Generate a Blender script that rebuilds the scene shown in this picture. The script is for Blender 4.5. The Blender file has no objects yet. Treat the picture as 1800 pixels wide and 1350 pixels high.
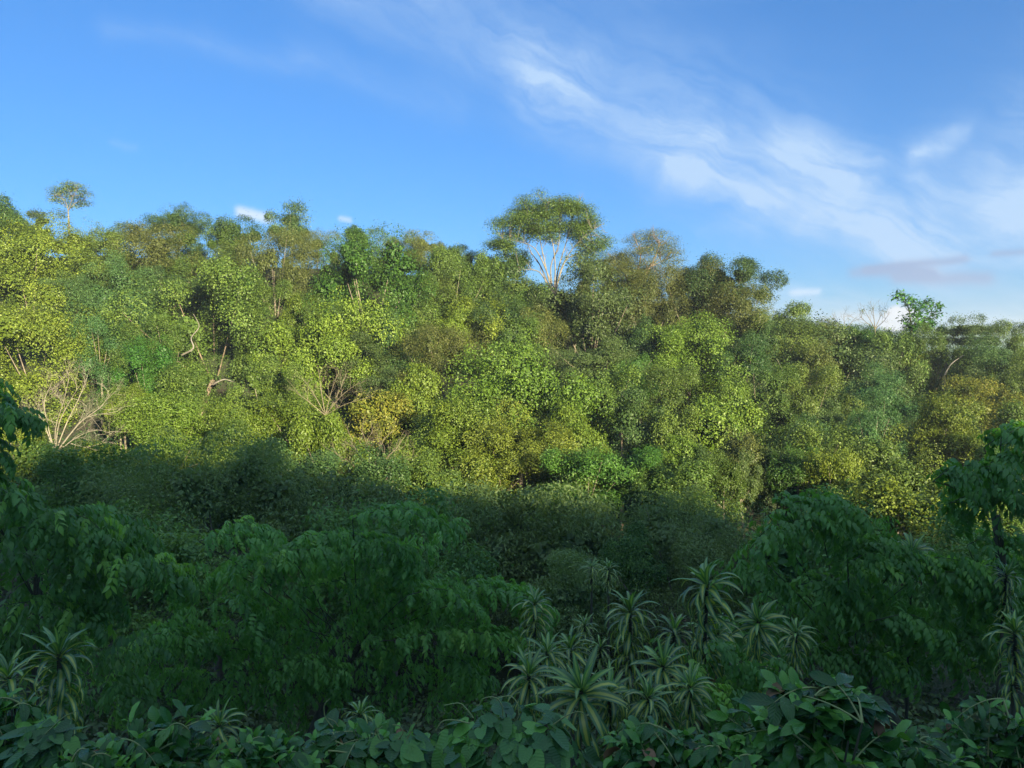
import bpy, math, random
import numpy as np
from mathutils import Vector, Matrix

SC = bpy.context.scene
COL = SC.collection
F, CX, CY = 1310.0, 900.0, 675.0          # the photograph's focal length and centre, in its own pixels
PITCH = math.radians(3.7)
HZ = CY - F * math.tan(PITCH)             # the horizon's height in the photograph

# ------------------------------------------------------------------ camera
cam = bpy.data.objects.new('camera', bpy.data.cameras.new('camera'))
COL.objects.link(cam)
cam.data.sensor_width = 36.0
cam.data.lens = 36.0 * F / 1800.0
cam.rotation_euler = (math.radians(90) - PITCH, 0, 0)
cam.data.clip_start = 0.1
cam.data.clip_end = 12000
SC.camera = cam

# ------------------------------------------------------------------ sun, sky, exposure
SUN_EL, SUN_AZ = math.radians(13.5), math.radians(149.0)
sun = bpy.data.objects.new('sun', bpy.data.lights.new('sun', 'SUN'))
COL.objects.link(sun)
sd = Vector((math.sin(SUN_AZ) * math.cos(SUN_EL), math.cos(SUN_AZ) * math.cos(SUN_EL), math.sin(SUN_EL)))
sun.rotation_euler = sd.to_track_quat('Z', 'Y').to_euler()
sun.data.energy = 4.5
sun.data.angle = math.radians(0.53)
sun.data.color = (1.0, 0.87, 0.58)
SC.view_settings.view_transform = 'Standard'
SC.view_settings.look = 'None'
SC.view_settings.gamma = 1.0
SC.view_settings.use_curve_mapping = False
SC.view_settings.exposure = 1.95
SC.cycles.max_bounces = 7
SC.cycles.diffuse_bounces = 4
SC.cycles.glossy_bounces = 2
SC.cycles.transmission_bounces = 3
SC.cycles.transparent_max_bounces = 4
SC.cycles.caustics_reflective = False
SC.cycles.caustics_refractive = False


class NT:
    """small helper to write node expressions"""
    def __init__(s, tree): s.t = tree
    def n(s, typ, **kw):
        nd = s.t.nodes.new(typ)
        for k, v in kw.items(): setattr(nd, k, v)
        return nd
    def put(s, sock, v):
        if isinstance(v, bpy.types.NodeSocket): s.t.links.new(v, sock)
        elif v is not None: sock.default_value = v
    def m(s, op, a, b=None, c=None, clamp=False):
        nd = s.n('ShaderNodeMath', operation=op, use_clamp=clamp)
        for i, v in enumerate((a, b, c)): s.put(nd.inputs[i], v)
        return nd.outputs[0]
    def mix(s, f, a, b, bt='MIX'):
        nd = s.n('ShaderNodeMix', data_type='RGBA', blend_type=bt)
        s.put(nd.inputs[0], f)
        s.put(nd.inputs[6], a if isinstance(a, bpy.types.NodeSocket) else (*a, 1))
        s.put(nd.inputs[7], b if isinstance(b, bpy.types.NodeSocket) else (*b, 1))
        return nd.outputs[2]
    def noise(s, vec, scale, detail=3, rough=.55, dist=0.0):
        nd = s.n('ShaderNodeTexNoise')
        s.put(nd.inputs['Vector'], vec)
        nd.inputs['Scale'].default_value = scale; nd.inputs['Detail'].default_value = detail
        nd.inputs['Roughness'].default_value = rough; nd.inputs['Distortion'].default_value = dist
        return nd
    def comb(s, x, y, z=0.0):
        nd = s.n('ShaderNodeCombineXYZ')
        for i, v in enumerate((x, y, z)): s.put(nd.inputs[i], v)
        return nd.outputs[0]
    def ramp(s, f, stops):
        nd = s.n('ShaderNodeValToRGB'); s.put(nd.inputs[0], f)
        e = nd.color_ramp.elements
        while len(e) < len(stops): e.new(0.5)
        for el, (p, c) in zip(e, stops): el.position = p; el.color = (*c, 1)
        return nd.outputs[0]


def px_dir(px, py):
    a, b = (px - CX) / F, (CY - py) / F
    d = np.array([a, math.cos(PITCH) + b * math.sin(PITCH), -math.sin(PITCH) + b * math.cos(PITCH)])
    return d / np.linalg.norm(d)

def at(px, py, y):
    """the point at depth y seen at that pixel of the photograph"""
    d = px_dir(px, py)
    return d * (y / d[1])

world = bpy.data.worlds.new('World')
SC.world = world
world.use_nodes = True
W = NT(world.node_tree)
bg = world.node_tree.nodes['Background']
bg.inputs[1].default_value = 0.1
sky = W.n('ShaderNodeTexSky', sky_type='NISHITA', sun_disc=False)
sky.sun_elevation, sky.sun_rotation = SUN_EL, SUN_AZ
sky.air_density, sky.dust_density, sky.ozone_density = 1.0, 0.25, 3.0
hsv = W.n('ShaderNodeHueSaturation')
W.put(hsv.inputs['Color'], sky.outputs[0])
hsv.inputs['Saturation'].default_value = 1.0
hsv.inputs['Value'].default_value = 1.0
gam = W.n('ShaderNodeGamma'); W.put(gam.inputs[0], hsv.outputs[0]); gam.inputs[1].default_value = .7
skyc = W.mix(1.0, gam.outputs[0], (0.192, 0.458, 0.805), 'MULTIPLY')
tc = W.n('ShaderNodeTexCoord')
sep = W.n('ShaderNodeSeparateXYZ'); W.put(sep.inputs[0], tc.outputs['Generated'])
az = W.m('ARCTAN2', sep.outputs[0], sep.outputs[1])
el = W.m('ARCSINE', sep.outputs[2])
azel = W.comb(az, el)
wn = W.noise(azel, 5.0, 3); wn2 = W.noise(azel, 17.0, 4, .6)
def warp(o, n, amp): return W.m('MULTIPLY_ADD', W.m('SUBTRACT', o, 0.5), amp, n)
s1 = W.n('ShaderNodeSeparateColor'); W.put(s1.inputs[0], wn.outputs['Color'])
s2 = W.n('ShaderNodeSeparateColor'); W.put(s2.inputs[0], wn2.outputs['Color'])
wx = warp(s2.outputs[0], warp(s1.outputs[0], az, .11), .05)
wy = warp(s2.outputs[1], warp(s1.outputs[1], el, .07), .025)
sx = warp(s2.outputs[0], az, .022)
sy = warp(s2.outputs[1], el, .007)

def stroke(p, q, w, k, x=None, y=None, power=2.0):
    """a soft streak of cloud between two directions of the sky"""
    x = wx if x is None else x; y = wy if y is None else y
    def ae(pt):
        d = px_dir(*pt); return math.atan2(d[0], d[1]), math.asin(d[2])
    (ax, ay), (bx, by) = ae(p), ae(q)
    w = w / F
    dx, dy = bx - ax, by - ay; L2 = dx * dx + dy * dy + 1e-9
    rx = W.m('SUBTRACT', x, ax); ry = W.m('SUBTRACT', y, ay)
    t = W.m('DIVIDE', W.m('ADD', W.m('MULTIPLY', rx, dx), W.m('MULTIPLY', ry, dy)), L2, clamp=True)
    ex = W.m('MULTIPLY_ADD', t, -dx, rx); ey = W.m('MULTIPLY_ADD', t, -dy, ry)
    d2 = W.m('DIVIDE', W.m('ADD', W.m('MULTIPLY', ex, ex), W.m('MULTIPLY', ey, ey)), w * w)
    if power != 2.0: d2 = W.m('POWER', d2, power / 2)
    return W.m('MULTIPLY', W.m('EXPONENT', W.m('MULTIPLY', d2, -1.0)), k)

def total(v):
    o = v[0]
    for x in v[1:]: o = W.m('ADD', o, x)
    return o
veil = total([
    stroke((600, -60), (960, 110), 75, .34), stroke((930, 100), (1010, 190), 46, .26), stroke((960, 150), (1240, 290), 60, .44),
    stroke((1130, 120), (1400, 260), 110, .22),
    stroke((1200, 270), (1490, 330), 60, .40), stroke((1380, 265), (1490, 315), 36, .75), stroke((1180, 305), (1360, 352), 18, .5),
    stroke((1690, 246), (1630, 275), 14, .40), stroke((1625, 280), (1635, 345), 32, .34), stroke((1340, 370), (1640, 430), 50, .65),
    stroke((1740, 335), (1800, 370), 42, .6), stroke((1560, 400), (1830, 400), 60, .65), stroke((1250, 405), (1330, 408), 14, .14),
    stroke((240, 62), (520, 112), 22, .17), stroke((520, 112), (800, 182), 30, .14), stroke((170, 262), (215, 262), 5, .14),
    stroke((1340, 560), (1900, 560), 55, .40), stroke((1900, 250), (2300, 480), 120, .5), stroke((1385, 522), (1510, 536), 22, .30)])
st0 = W.n('ShaderNodeMapping'); W.put(st0.inputs[0], W.comb(wx, wy)); st0.inputs['Rotation'].default_value = (0, 0, math.radians(25))
st = W.n('ShaderNodeMapping'); W.put(st.inputs[0], st0.outputs[0]); st.inputs['Scale'].default_value = (4.5, 30, 1)
fib = W.noise(st.outputs[0], 1.0, 6, .66, .35).outputs[0]
soft = W.noise(azel, 9.0, 4, .6, .8).outputs[0]
veil = W.m('MULTIPLY', W.m('MULTIPLY', veil, W.m('MULTIPLY_ADD', W.m('SUBTRACT', fib, .32, clamp=True), 2.6, .30, clamp=True)), W.m('MULTIPLY_ADD', soft, 1.3, .3))
# denser veil of thin cloud overhead, added out of view to lighten the valley
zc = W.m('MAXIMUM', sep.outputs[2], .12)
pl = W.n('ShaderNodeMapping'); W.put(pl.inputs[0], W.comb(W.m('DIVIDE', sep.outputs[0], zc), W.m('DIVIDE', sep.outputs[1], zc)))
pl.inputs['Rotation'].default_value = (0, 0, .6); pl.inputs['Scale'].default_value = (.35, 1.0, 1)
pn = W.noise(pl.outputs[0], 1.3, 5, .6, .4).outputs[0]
fill_cloud = W.m('MULTIPLY', W.m('SUBTRACT', pn, .20, clamp=True), W.m('MULTIPLY_ADD', sep.outputs[2], 3.6, -1.37, clamp=True))
fill_cloud = W.m('MULTIPLY', fill_cloud, 2.6)
veil = W.m('MINIMUM', W.m('ADD', veil, fill_cloud), .92)
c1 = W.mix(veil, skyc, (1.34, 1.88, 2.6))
grey = total([stroke((1520, 472), (1700, 455), 7, .7, sx, sy), stroke((1500, 478), (1640, 478), 9, .6, sx, sy), stroke((1580, 488), (1735, 490), 11, .75, sx, sy), stroke((1750, 447), (1830, 440), 5, .6, sx, sy)])
c2 = W.mix(W.m('MINIMUM', grey, .85), c1, (0.85, 1.12, 1.75))
lens = total([stroke((422, 372), (466, 383), 9, .8, sx, sy, 2.6), stroke((597, 384), (613, 386), 5, .5, sx, sy, 2.4), stroke((1395, 513), (1440, 511), 6, .55, sx, sy)])
c3 = W.mix(W.m('MINIMUM', lens, .9), c2, (2.1, 2.4, 2.9))
cumu = total([stroke((1575, 552), (1600, 556), 13, 1.2, sx, sy, 4), stroke((1562, 568), (1590, 575), 14, 1.2, sx, sy, 4), stroke((1480, 556), (1540, 560), 9, .45, sx, sy)])
c4 = W.mix(W.m('MINIMUM', cumu, .95), c3, (2.5, 2.5, 2.6))
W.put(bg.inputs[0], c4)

# ------------------------------------------------------------------ the lie of the land
SKY_PX = [-900, 0, 200, 450, 650, 850, 1000, 1200, 1320, 1400, 1500, 1650, 1800, 2700]
SKY_PY = [400, 388, 388, 402, 418, 440, 452, 474, 500, 545, 568, 576, 580, 590]
NEAR_Y = [-900, -330, -210, -150, -110, -60, -20, -4, 0, 5, 11, 20, 30, 38, 48]
NEAR_Z = [-40, 3, 35, 46.0, 28, 11, -1.0, -2.6, -3.2, -4.9, -7.6, -12, -15.4, -16.8, -17.1]
Y0, YL = 48.0, 62.0
CREST_X = [-300, 0, 70, 88, 98, 105, 112, 119, 130, 134, 141, 170, 400]
CREST_Z = [0.0, .6, 1.0, .9, .2, -.5, -.5, -1.5, -2.4, -3.8, -4.5, -4.6, -3.0]

def hill_py(t, px):
    s = np.interp(px, SKY_PX, SKY_PY)
    return 850 - t * (850 - s)

def ground_z(x, y):
    x = np.asarray(x, float); y = np.asarray(y, float)
    yy = np.maximum(y, Y0)
    px = CX + F * x / yy
    t = np.minimum((yy - Y0) / YL, 1.0)
    far = np.maximum(yy - Y0 - YL, 0.0)
    d = np.minimum(yy, Y0 + YL)
    zf = (HZ - hill_py(t, px)) / F * d - 7.5 + 2.2 * np.clip((t - .35) / .5, 0, 1)
    zf = zf - 0.0012 * far ** 2
    zf = np.maximum(zf, -42 + 6 * np.sin(x * .004) * np.cos(y * .003))
    zn = np.interp(y, NEAR_Y, NEAR_Z)
    cw = np.interp(y, [-240, -175, -125, -50], [0, 1, 1, 0])
    zn = zn + cw * (np.interp(x, CREST_X, CREST_Z) + 1.0 * np.sin(x * .21 + .4) + .9 * np.sin(x * .47 + 1) + .8 * np.sin(x * .86 + 2 + y * .1))
    z = np.where(y < Y0, zn, zf)
    return z + .35 * np.sin(x * .31 + y * .17) * np.sin(y * .23 - x * .11) * np.clip((np.abs(y) - 3) / 10, 0, 1)

def gz(x, y): return float(ground_z(x, y))

# ------------------------------------------------------------------ the evening air over the valley
HAZE = 0.00032
def make_haze():
    x, y0, y1, z0, z1 = 2700, -1100, 2700, -62, 58
    V = [(sx * x, yy, zz) for zz in (z0, z1) for yy in (y0, y1) for sx in (-1, 1)]
    me = bpy.data.meshes.new('haze'); me.from_pydata(V, [], [(0, 2, 3, 1), (4, 5, 7, 6), (0, 1, 5, 4), (2, 6, 7, 3), (0, 4, 6, 2), (1, 3, 7, 5)])
    m = bpy.data.materials.new('valley_air'); m.use_nodes = True
    nt = m.node_tree; nt.nodes.clear()
    o = nt.nodes.new('ShaderNodeOutputMaterial'); v = nt.nodes.new('ShaderNodeVolumePrincipled')
    v.inputs['Color'].default_value = (.80, .88, 1.0, 1); v.inputs['Density'].default_value = HAZE; v.inputs['Anisotropy'].default_value = .2
    nt.links.new(v.outputs[0], o.inputs['Volume'])
    me.materials.append(m)
    ob = bpy.data.objects.new('haze', me); COL.objects.link(ob); ob['kind'] = 'stuff'
if HAZE > 0: make_haze()

# ------------------------------------------------------------------ materials
def mat(name):
    m = bpy.data.materials.new(name); m.use_nodes = True
    t = NT(m.node_tree); b = m.node_tree.nodes['Principled BSDF']
    return m, t, b, m.node_tree.nodes['Material Output']

def leaf_mat(name, lo, mid, hi, transl=.22, rough=.5, spec=.35, tcol=(1.25, 1.2, .55), vary=.18):
    m, t, b, out = mat(name)
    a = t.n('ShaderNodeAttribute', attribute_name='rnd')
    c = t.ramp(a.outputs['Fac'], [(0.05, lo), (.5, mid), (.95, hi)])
    oi = t.n('ShaderNodeObjectInfo')
    h = t.n('ShaderNodeHueSaturation'); t.put(h.inputs['Color'], c)
    t.put(h.inputs['Value'], t.m('MULTIPLY_ADD', oi.outputs['Random'], 2 * vary, 1 - vary))
    r2 = t.m('FRACT', t.m('MULTIPLY', oi.outputs['Random'], 7.31))
    t.put(h.inputs['Hue'], t.m('MULTIPLY_ADD', r2, .022, .492))
    t.put(b.inputs['Base Color'], h.outputs[0])
    b.inputs['Roughness'].default_value = rough
    b.inputs['Specular IOR Level'].default_value = spec
    tr = t.n('ShaderNodeBsdfTranslucent')
    t.put(tr.inputs['Color'], t.mix(1.0, h.outputs[0], tcol, 'MULTIPLY'))
    mx = t.n('ShaderNodeMixShader'); mx.inputs[0].default_value = transl
    t.put(mx.inputs[1], b.outputs[0]); t.put(mx.inputs[2], tr.outputs[0])
    t.put(out.inputs['Surface'], mx.outputs[0])
    return m

def bark_mat(name, a, b_, scale=6.0):
    m, t, b, out = mat(name)
    g = t.n('ShaderNodeTexCoord')
    mp = t.n('ShaderNodeMapping'); t.put(mp.inputs[0], g.outputs['Object']); mp.inputs['Scale'].default_value = (1, 1, .35)
    n = t.noise(mp.outputs[0], scale, 5, .65)
    t.put(b.inputs['Base Color'], t.ramp(n.outputs[0], [(.32, a), (.68, b_)]))
    b.inputs['Roughness'].default_value = .85
    bp = t.n('ShaderNodeBump'); bp.inputs['Strength'].default_value = .5; bp.inputs['Distance'].default_value = .03
    t.put(bp.inputs['Height'], n.outputs[0]); t.put(b.inputs['Normal'], bp.outputs[0])
    return m

M = {
 'olive':  leaf_mat('olive_leaf', (.048, .088, .014), (.092, .145, .024), (.160, .222, .038)),
 'yellow': leaf_mat('yellow_green_leaf', (.064, .100, .012), (.122, .172, .018), (.205, .250, .030)),
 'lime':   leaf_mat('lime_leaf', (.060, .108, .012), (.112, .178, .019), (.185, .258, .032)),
 'blue':   leaf_mat('blue_green_leaf', (.036, .086, .026), (.062, .132, .037), (.110, .185, .050)),
 'emerald':leaf_mat('emerald_leaf', (.028, .085, .012), (.052, .135, .018), (.100, .205, .030)),
 'brown':  leaf_mat('brown_olive_leaf', (.054, .076, .016), (.102, .122, .027), (.178, .190, .048)),
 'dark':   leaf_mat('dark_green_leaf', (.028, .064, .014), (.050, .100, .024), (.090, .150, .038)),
 'grey':   leaf_mat('grey_green_leaf', (.038, .072, .018), (.068, .112, .028), (.118, .172, .046)),
 'orange': leaf_mat('orange_leaf', (.090, .122, .014), (.155, .178, .022), (.260, .235, .030)),
 'shade':  leaf_mat('pinnate_leaf', (0.029, 0.110, 0.027), (0.053, 0.171, 0.042), (0.118, 0.274, 0.057), transl=.33, rough=.42, spec=.5, vary=.22),
 'coffee': leaf_mat('glossy_leaf', (0.018, 0.079, 0.030), (0.030, 0.121, 0.046), (0.071, 0.220, 0.049), transl=.18, rough=.26, spec=.6, vary=.22),
 'heart':  leaf_mat('vine_leaf', (0.035, 0.123, 0.049), (0.053, 0.165, 0.065), (0.094, 0.247, 0.068), transl=.25, rough=.42, spec=.45, vary=.2),
 'fine':   leaf_mat('fine_olive_leaf', (.105, .165, .055), (.160, .240, .072), (.225, .310, .095), transl=.42, spec=.45),
 'lush':   leaf_mat('lush_green_leaf', (.080, .175, .046), (.120, .245, .060), (.190, .330, .075), transl=.42, spec=.45),
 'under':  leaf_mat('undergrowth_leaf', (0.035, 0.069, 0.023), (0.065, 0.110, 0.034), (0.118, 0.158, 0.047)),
 'bark':   bark_mat('grey_bark', (.12, .095, .07), (.30, .25, .19)),
 'pale':   bark_mat('pale_bark', (.11, .098, .08), (.26, .235, .195)),
 'tan':    bark_mat('tan_bark', (.115, .085, .058), (.26, .195, .135)),
 'white':  bark_mat('white_dead_wood', (.17, .15, .11), (.32, .285, .215)),
 'twig':   bark_mat('bare_twig', (.12, .10, .065), (.25, .21, .14)),
 'stem':   bark_mat('brown_stem', (.032, .034, .020), (.085, .085, .050), 14),
 'dry':    leaf_mat('dry_leaf', (.10, .06, .03), (.19, .115, .06), (.30, .19, .10), transl=.1, spec=.2),
 'tendril':leaf_mat('green_tendril', (.16, .20, .06), (.20, .24, .08), (.24, .27, .10), transl=0.0),
}

# ------------------------------------------------------------------ mesh helpers
def np_mesh(name, V, loops, sizes, m=None, rnd=None, uv=None, smooth=False):
    me = bpy.data.meshes.new(name)
    V = np.ascontiguousarray(V, np.float32); loops = np.ascontiguousarray(loops, np.int32); sizes = np.ascontiguousarray(sizes, np.int32)
    me.vertices.add(len(V)); me.vertices.foreach_set('co', V.ravel())
    me.loops.add(len(loops)); me.loops.foreach_set('vertex_index', loops)
    me.polygons.add(len(sizes))
    me.polygons.foreach_set('loop_start', np.concatenate([[0], np.cumsum(sizes)[:-1]]).astype(np.int32))
    if smooth: me.polygons.foreach_set('use_smooth', np.ones(len(sizes), bool))
    if rnd is not None:
        at_ = me.attributes.new('rnd', 'FLOAT', 'FACE'); at_.data.foreach_set('value', np.ascontiguousarray(rnd, np.float32))
    if uv is not None:
        l = me.uv_layers.new(name='uv'); l.data.foreach_set('uv', np.ascontiguousarray(uv[loops], np.float32).ravel())
    me.update(calc_edges=True)
    if m is not None: me.materials.append(m)
    return me

def unit(v): return v / np.maximum(np.linalg.norm(v, axis=-1, keepdims=True), 1e-9)

def leaf_quads(P, D, N, L, Wd, fold=.16):
    """one folded diamond per leaf: base P, along D, facing N"""
    D = unit(D); S = unit(np.cross(N, D)); N = np.cross(D, S)
    L = L[:, None]; Wd = Wd[:, None]
    mid = P + D * L * .45 + N * Wd * fold
    tip = P + D * L - N * L * .10
    V = np.stack([P, mid + S * Wd * .5, tip, mid - S * Wd * .5], 1).reshape(-1, 3)
    return V

def quads_mesh(name, V, rnd, m):
    n = len(V) // 4
    return np_mesh(name, V, np.arange(4 * n), np.full(n, 4), m, rnd)

class Tubes:
    def __init__(s): s.V, s.F, s.n = [], [], 0
    def add(s, pts, rad, sides=6):
        pts = np.asarray(pts, float); rad = np.asarray(rad, float)
        T = unit(np.gradient(pts, axis=0))
        up = np.array([0, 0, 1.0]) if abs(T[0, 2]) < .9 else np.array([1.0, 0, 0])
        u = unit(np.cross(T[0], up)); ang = np.arange(sides) * 2 * math.pi / sides
        rows = []
        for i in range(len(pts)):
            u = unit(u - T[i] * np.dot(u, T[i])); v = np.cross(T[i], u)
            rows.append(pts[i] + rad[i] * (np.cos(ang)[:, None] * u + np.sin(ang)[:, None] * v))
        s.V.append(np.concatenate(rows))
        k = np.arange(sides); k2 = (k + 1) % sides
        for i in range(len(pts) - 1):
            a = s.n + i * sides
            s.F.append(np.stack([a + k, a + k2, a + sides + k2, a + sides + k], 1))
        s.n += len(pts) * sides
    def mesh(s, name, m):
        f = np.concatenate(s.F)
        return np_mesh(name, np.concatenate(s.V), f.ravel(), np.full(len(f), 4), m, np.full(len(f), .5), smooth=True)

def smooth_line(pts, per=4):
    """a rounded line through the points"""
    P = np.asarray(pts, float); P = np.vstack([2 * P[0] - P[1], P, 2 * P[-1] - P[-2]]); o = []
    for i in range(1, len(P) - 2):
        for t in np.linspace(0, 1, per, endpoint=False):
            o.append(.5 * (2 * P[i] + (P[i + 1] - P[i - 1]) * t + (2 * P[i - 1] - 5 * P[i] + 4 * P[i + 1] - P[i + 2]) * t * t + (3 * P[i] - P[i - 1] - 3 * P[i + 1] + P[i + 2]) * t ** 3))
    return np.array(o + [P[-2]])

def bez(a, b, c, n=6):
    t = np.linspace(0, 1, n)[:, None]
    return (1 - t) ** 2 * np.asarray(a, float) + 2 * t * (1 - t) * np.asarray(b, float) + t * t * np.asarray(c, float)

# ------------------------------------------------------------------ object helpers
def tag(o, label=None, cat=None, group=None, kind=None):
    if label: o['label'] = label
    if cat: o['category'] = cat
    if group: o['group'] = group
    if kind: o['kind'] = kind
    return o
def obj(name, me, parent=None, loc=None):
    o = bpy.data.objects.new(name, me); COL.objects.link(o)
    if parent is not None: o.parent = parent
    if loc is not None: o.location = loc
    return o
def empty(name, loc, rz=0.0):
    o = bpy.data.objects.new(name, None); COL.objects.link(o)
    o.empty_display_size = .3; o.location = loc; o.rotation_euler = (0, 0, rz)
    return o

# ------------------------------------------------------------------ ground
gx = np.concatenate([-np.geomspace(2600, 160, 14), np.linspace(-150, 150, 121), np.geomspace(160, 2600, 14)])
gy = np.concatenate([-np.geomspace(1000, 150, 16), np.linspace(-140, 160, 151), np.geomspace(166, 2600, 20)])
GX, GY = np.meshgrid(gx, gy)
GV = np.stack([GX, GY, ground_z(GX, GY)], -1).reshape(-1, 3)
nx, ny = len(gx), len(gy)
ii = (np.arange(ny - 1)[:, None] * nx + np.arange(nx - 1)[None, :]).ravel()
gf = np.stack([ii, ii + 1, ii + nx + 1, ii + nx], 1)
gm, t, b, out = mat('forest_floor')
tco = t.n('ShaderNodeTexCoord')
n1 = t.noise(tco.outputs['Object'], .35, 6, .65).outputs[0]; n2 = t.noise(tco.outputs['Object'], 3.0, 5, .7).outputs[0]
soil = t.mix(n2, (.020, .018, .010), (.050, .045, .024)); green = t.mix(n2, (.018, .032, .008), (.055, .080, .018))
t.put(b.inputs['Base Color'], t.mix(t.m('MULTIPLY', t.m('SUBTRACT', n1, .38, clamp=True), 5.0, clamp=True), soil, green))
b.inputs['Roughness'].default_value = .95
bp = t.n('ShaderNodeBump'); bp.inputs['Strength'].default_value = .9; bp.inputs['Distance'].default_value = .3
t.put(bp.inputs['Height'], n2); t.put(b.inputs['Normal'], bp.outputs[0])
ground = obj('ground', np_mesh('ground', GV, gf.ravel(), np.full(len(gf), 4), gm, smooth=True))
tag(ground, kind='structure')

# far blue-green hills seen past the ridge on the right
hx = np.linspace(250, 2300, 70); rows = []
crest = 17 + 6 * np.sin(hx * .0061 + .7) + 4 * np.sin(hx * .021) + 2 * np.sin(hx * .057 + 1)
for k, (yy, f) in enumerate([(1150, -60), (1350, -10), (1500, .55), (1620, 1.0), (1800, .5), (2100, -60)]):
    z = np.full_like(hx, f) if f < 0 else crest * f
    rows.append(np.stack([hx, yy + 20 * np.sin(hx * .013), z], 1))
HV = np.concatenate(rows); nhx = len(hx)
ii = (np.arange(5)[:, None] * nhx + np.arange(nhx - 1)[None, :]).ravel()
hf = np.stack([ii, ii + 1, ii + nhx + 1, ii + nhx], 1)
hm, t, b, out = mat('far_pasture')
tco = t.n('ShaderNodeTexCoord')
t.put(b.inputs['Base Color'], t.ramp(t.noise(tco.outputs['Object'], .02, 5, .7).outputs[0], [(.42, (.03, .06, .035)), (.55, (.10, .20, .07))]))
b.inputs['Roughness'].default_value = 1.0
tag(obj('hills', np_mesh('hills', HV, hf.ravel(), np.full(len(hf), 4), hm, smooth=True)), kind='structure')

# ------------------------------------------------------------------ crowns
def gen_crown(seed, m, R=3.2, H=2.9, lobes=17, lobe_r=(.18, .40), clusters=420, per=20, cr=.40, L=.30, Wr=.55,
              droop=.25, upn=.55, low=-.7, flat=.6, tiers=False, bare=0.0, name='crown'):
    """leaf clumps laid over the outside of a heap of rounded boughs"""
    r = np.random.default_rng(seed)
    c = unit(r.normal(size=(lobes, 3))); c[:, 2] = np.where(c[:, 2] < low, -c[:, 2], c[:, 2])
    lr = r.uniform(*lobe_r, lobes)
    c = c * ((1 - lr) * r.uniform(.42, 1.20, lobes) ** .8)[:, None]
    c[:, 2] += .08
    if tiers: c[:, 2] = np.round(c[:, 2] * 3.2) / 3.2 + r.normal(size=lobes) * .03
    S = np.array([R, R, H])
    cl, cn = [], []
    gw = r.normal(size=(3, 3)) * 4.2; gw2 = r.normal(size=(3, 3)) * 8; gp = r.uniform(0, 6.28, (2, 3))
    while len(cl) < clusters:
        k = r.integers(0, lobes, 512)
        d = unit(r.normal(size=(512, 3)))
        if tiers: d[:, 2] = np.where(d[:, 2] > 0, d[:, 2] * .55, d[:, 2] * .2)
        p = c[k] + d * lr[k][:, None] * r.uniform(.72, 1.10, (512, 1)) ** np.where(r.random((512, 1)) < .08, -1.0, 1.0)
        dist = (np.linalg.norm(p[:, None] - c[None], axis=2) / lr[None]).min(1)
        ok = (dist > .70) & ((d[:, 2] > -.5) | (r.random(512) < .3))
        gap = np.sin(p @ gw + gp[0]).sum(1) + .8 * np.sin(p @ gw2 + gp[1]).sum(1)
        ok &= (gap > -.55) | (r.random(512) < .05)
        for a, dd in zip(p[ok], d[ok]): cl.append(a); cn.append(dd)
    cl = np.array(cl[:clusters]); c_ = np.percentile(np.abs(cl[:, :2]), 97); zt, zb = np.percentile(cl[:, 2], 98.5), np.percentile(cl[:, 2], 1)
    sq = np.array([.97 / c_, .97 / c_, 1.9 / (zt - zb)]); sh = np.array([0, 0, .95 - zt * sq[2]])
    cl = (cl * sq + sh) * S; c = c * sq + sh; cn = unit(np.array(cn[:clusters]) / S)
    tone = r.random(clusters)
    n = clusters * per
    k = np.repeat(np.arange(clusters), per)
    off = r.normal(size=(n, 3)) * cr * (r.uniform(.45, 1.4, clusters) * r.uniform(.8, 1.2, clusters))[k][:, None]
    nn = cn[k]
    along = (off * nn).sum(1, keepdims=True)
    off = off - nn * along * (1 - flat)
    off -= nn * np.minimum((np.linalg.norm(off, axis=1, keepdims=True) ** 2) * .35 / cr, cr * 1.5)
    P = cl[k] + off
    N = unit(nn * .65 + np.array([0, 0, upn]) + r.normal(size=(n, 3)) * .42)
    D = unit(np.cross(N, r.normal(size=(n, 3)))) + off / cr * .25 + np.array([0, 0, -droop])
    ll = L * r.uniform(.6, 1.25, n)
    V = leaf_quads(P, D, N, ll, ll * Wr)
    rnd = np.clip(.72 * tone[k] + .28 * r.random(n), 0, 1)
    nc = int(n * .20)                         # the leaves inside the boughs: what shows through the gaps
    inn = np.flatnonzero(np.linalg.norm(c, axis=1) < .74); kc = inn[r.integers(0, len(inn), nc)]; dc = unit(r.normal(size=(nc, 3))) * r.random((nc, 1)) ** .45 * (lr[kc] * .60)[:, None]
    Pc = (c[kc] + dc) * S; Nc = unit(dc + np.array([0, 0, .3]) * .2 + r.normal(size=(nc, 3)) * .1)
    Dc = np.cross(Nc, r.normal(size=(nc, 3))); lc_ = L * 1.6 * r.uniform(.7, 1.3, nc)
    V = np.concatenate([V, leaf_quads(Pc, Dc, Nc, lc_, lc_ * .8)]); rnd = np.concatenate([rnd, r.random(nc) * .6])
    return quads_mesh(name, V, rnd, m), c, (R, H)

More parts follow.
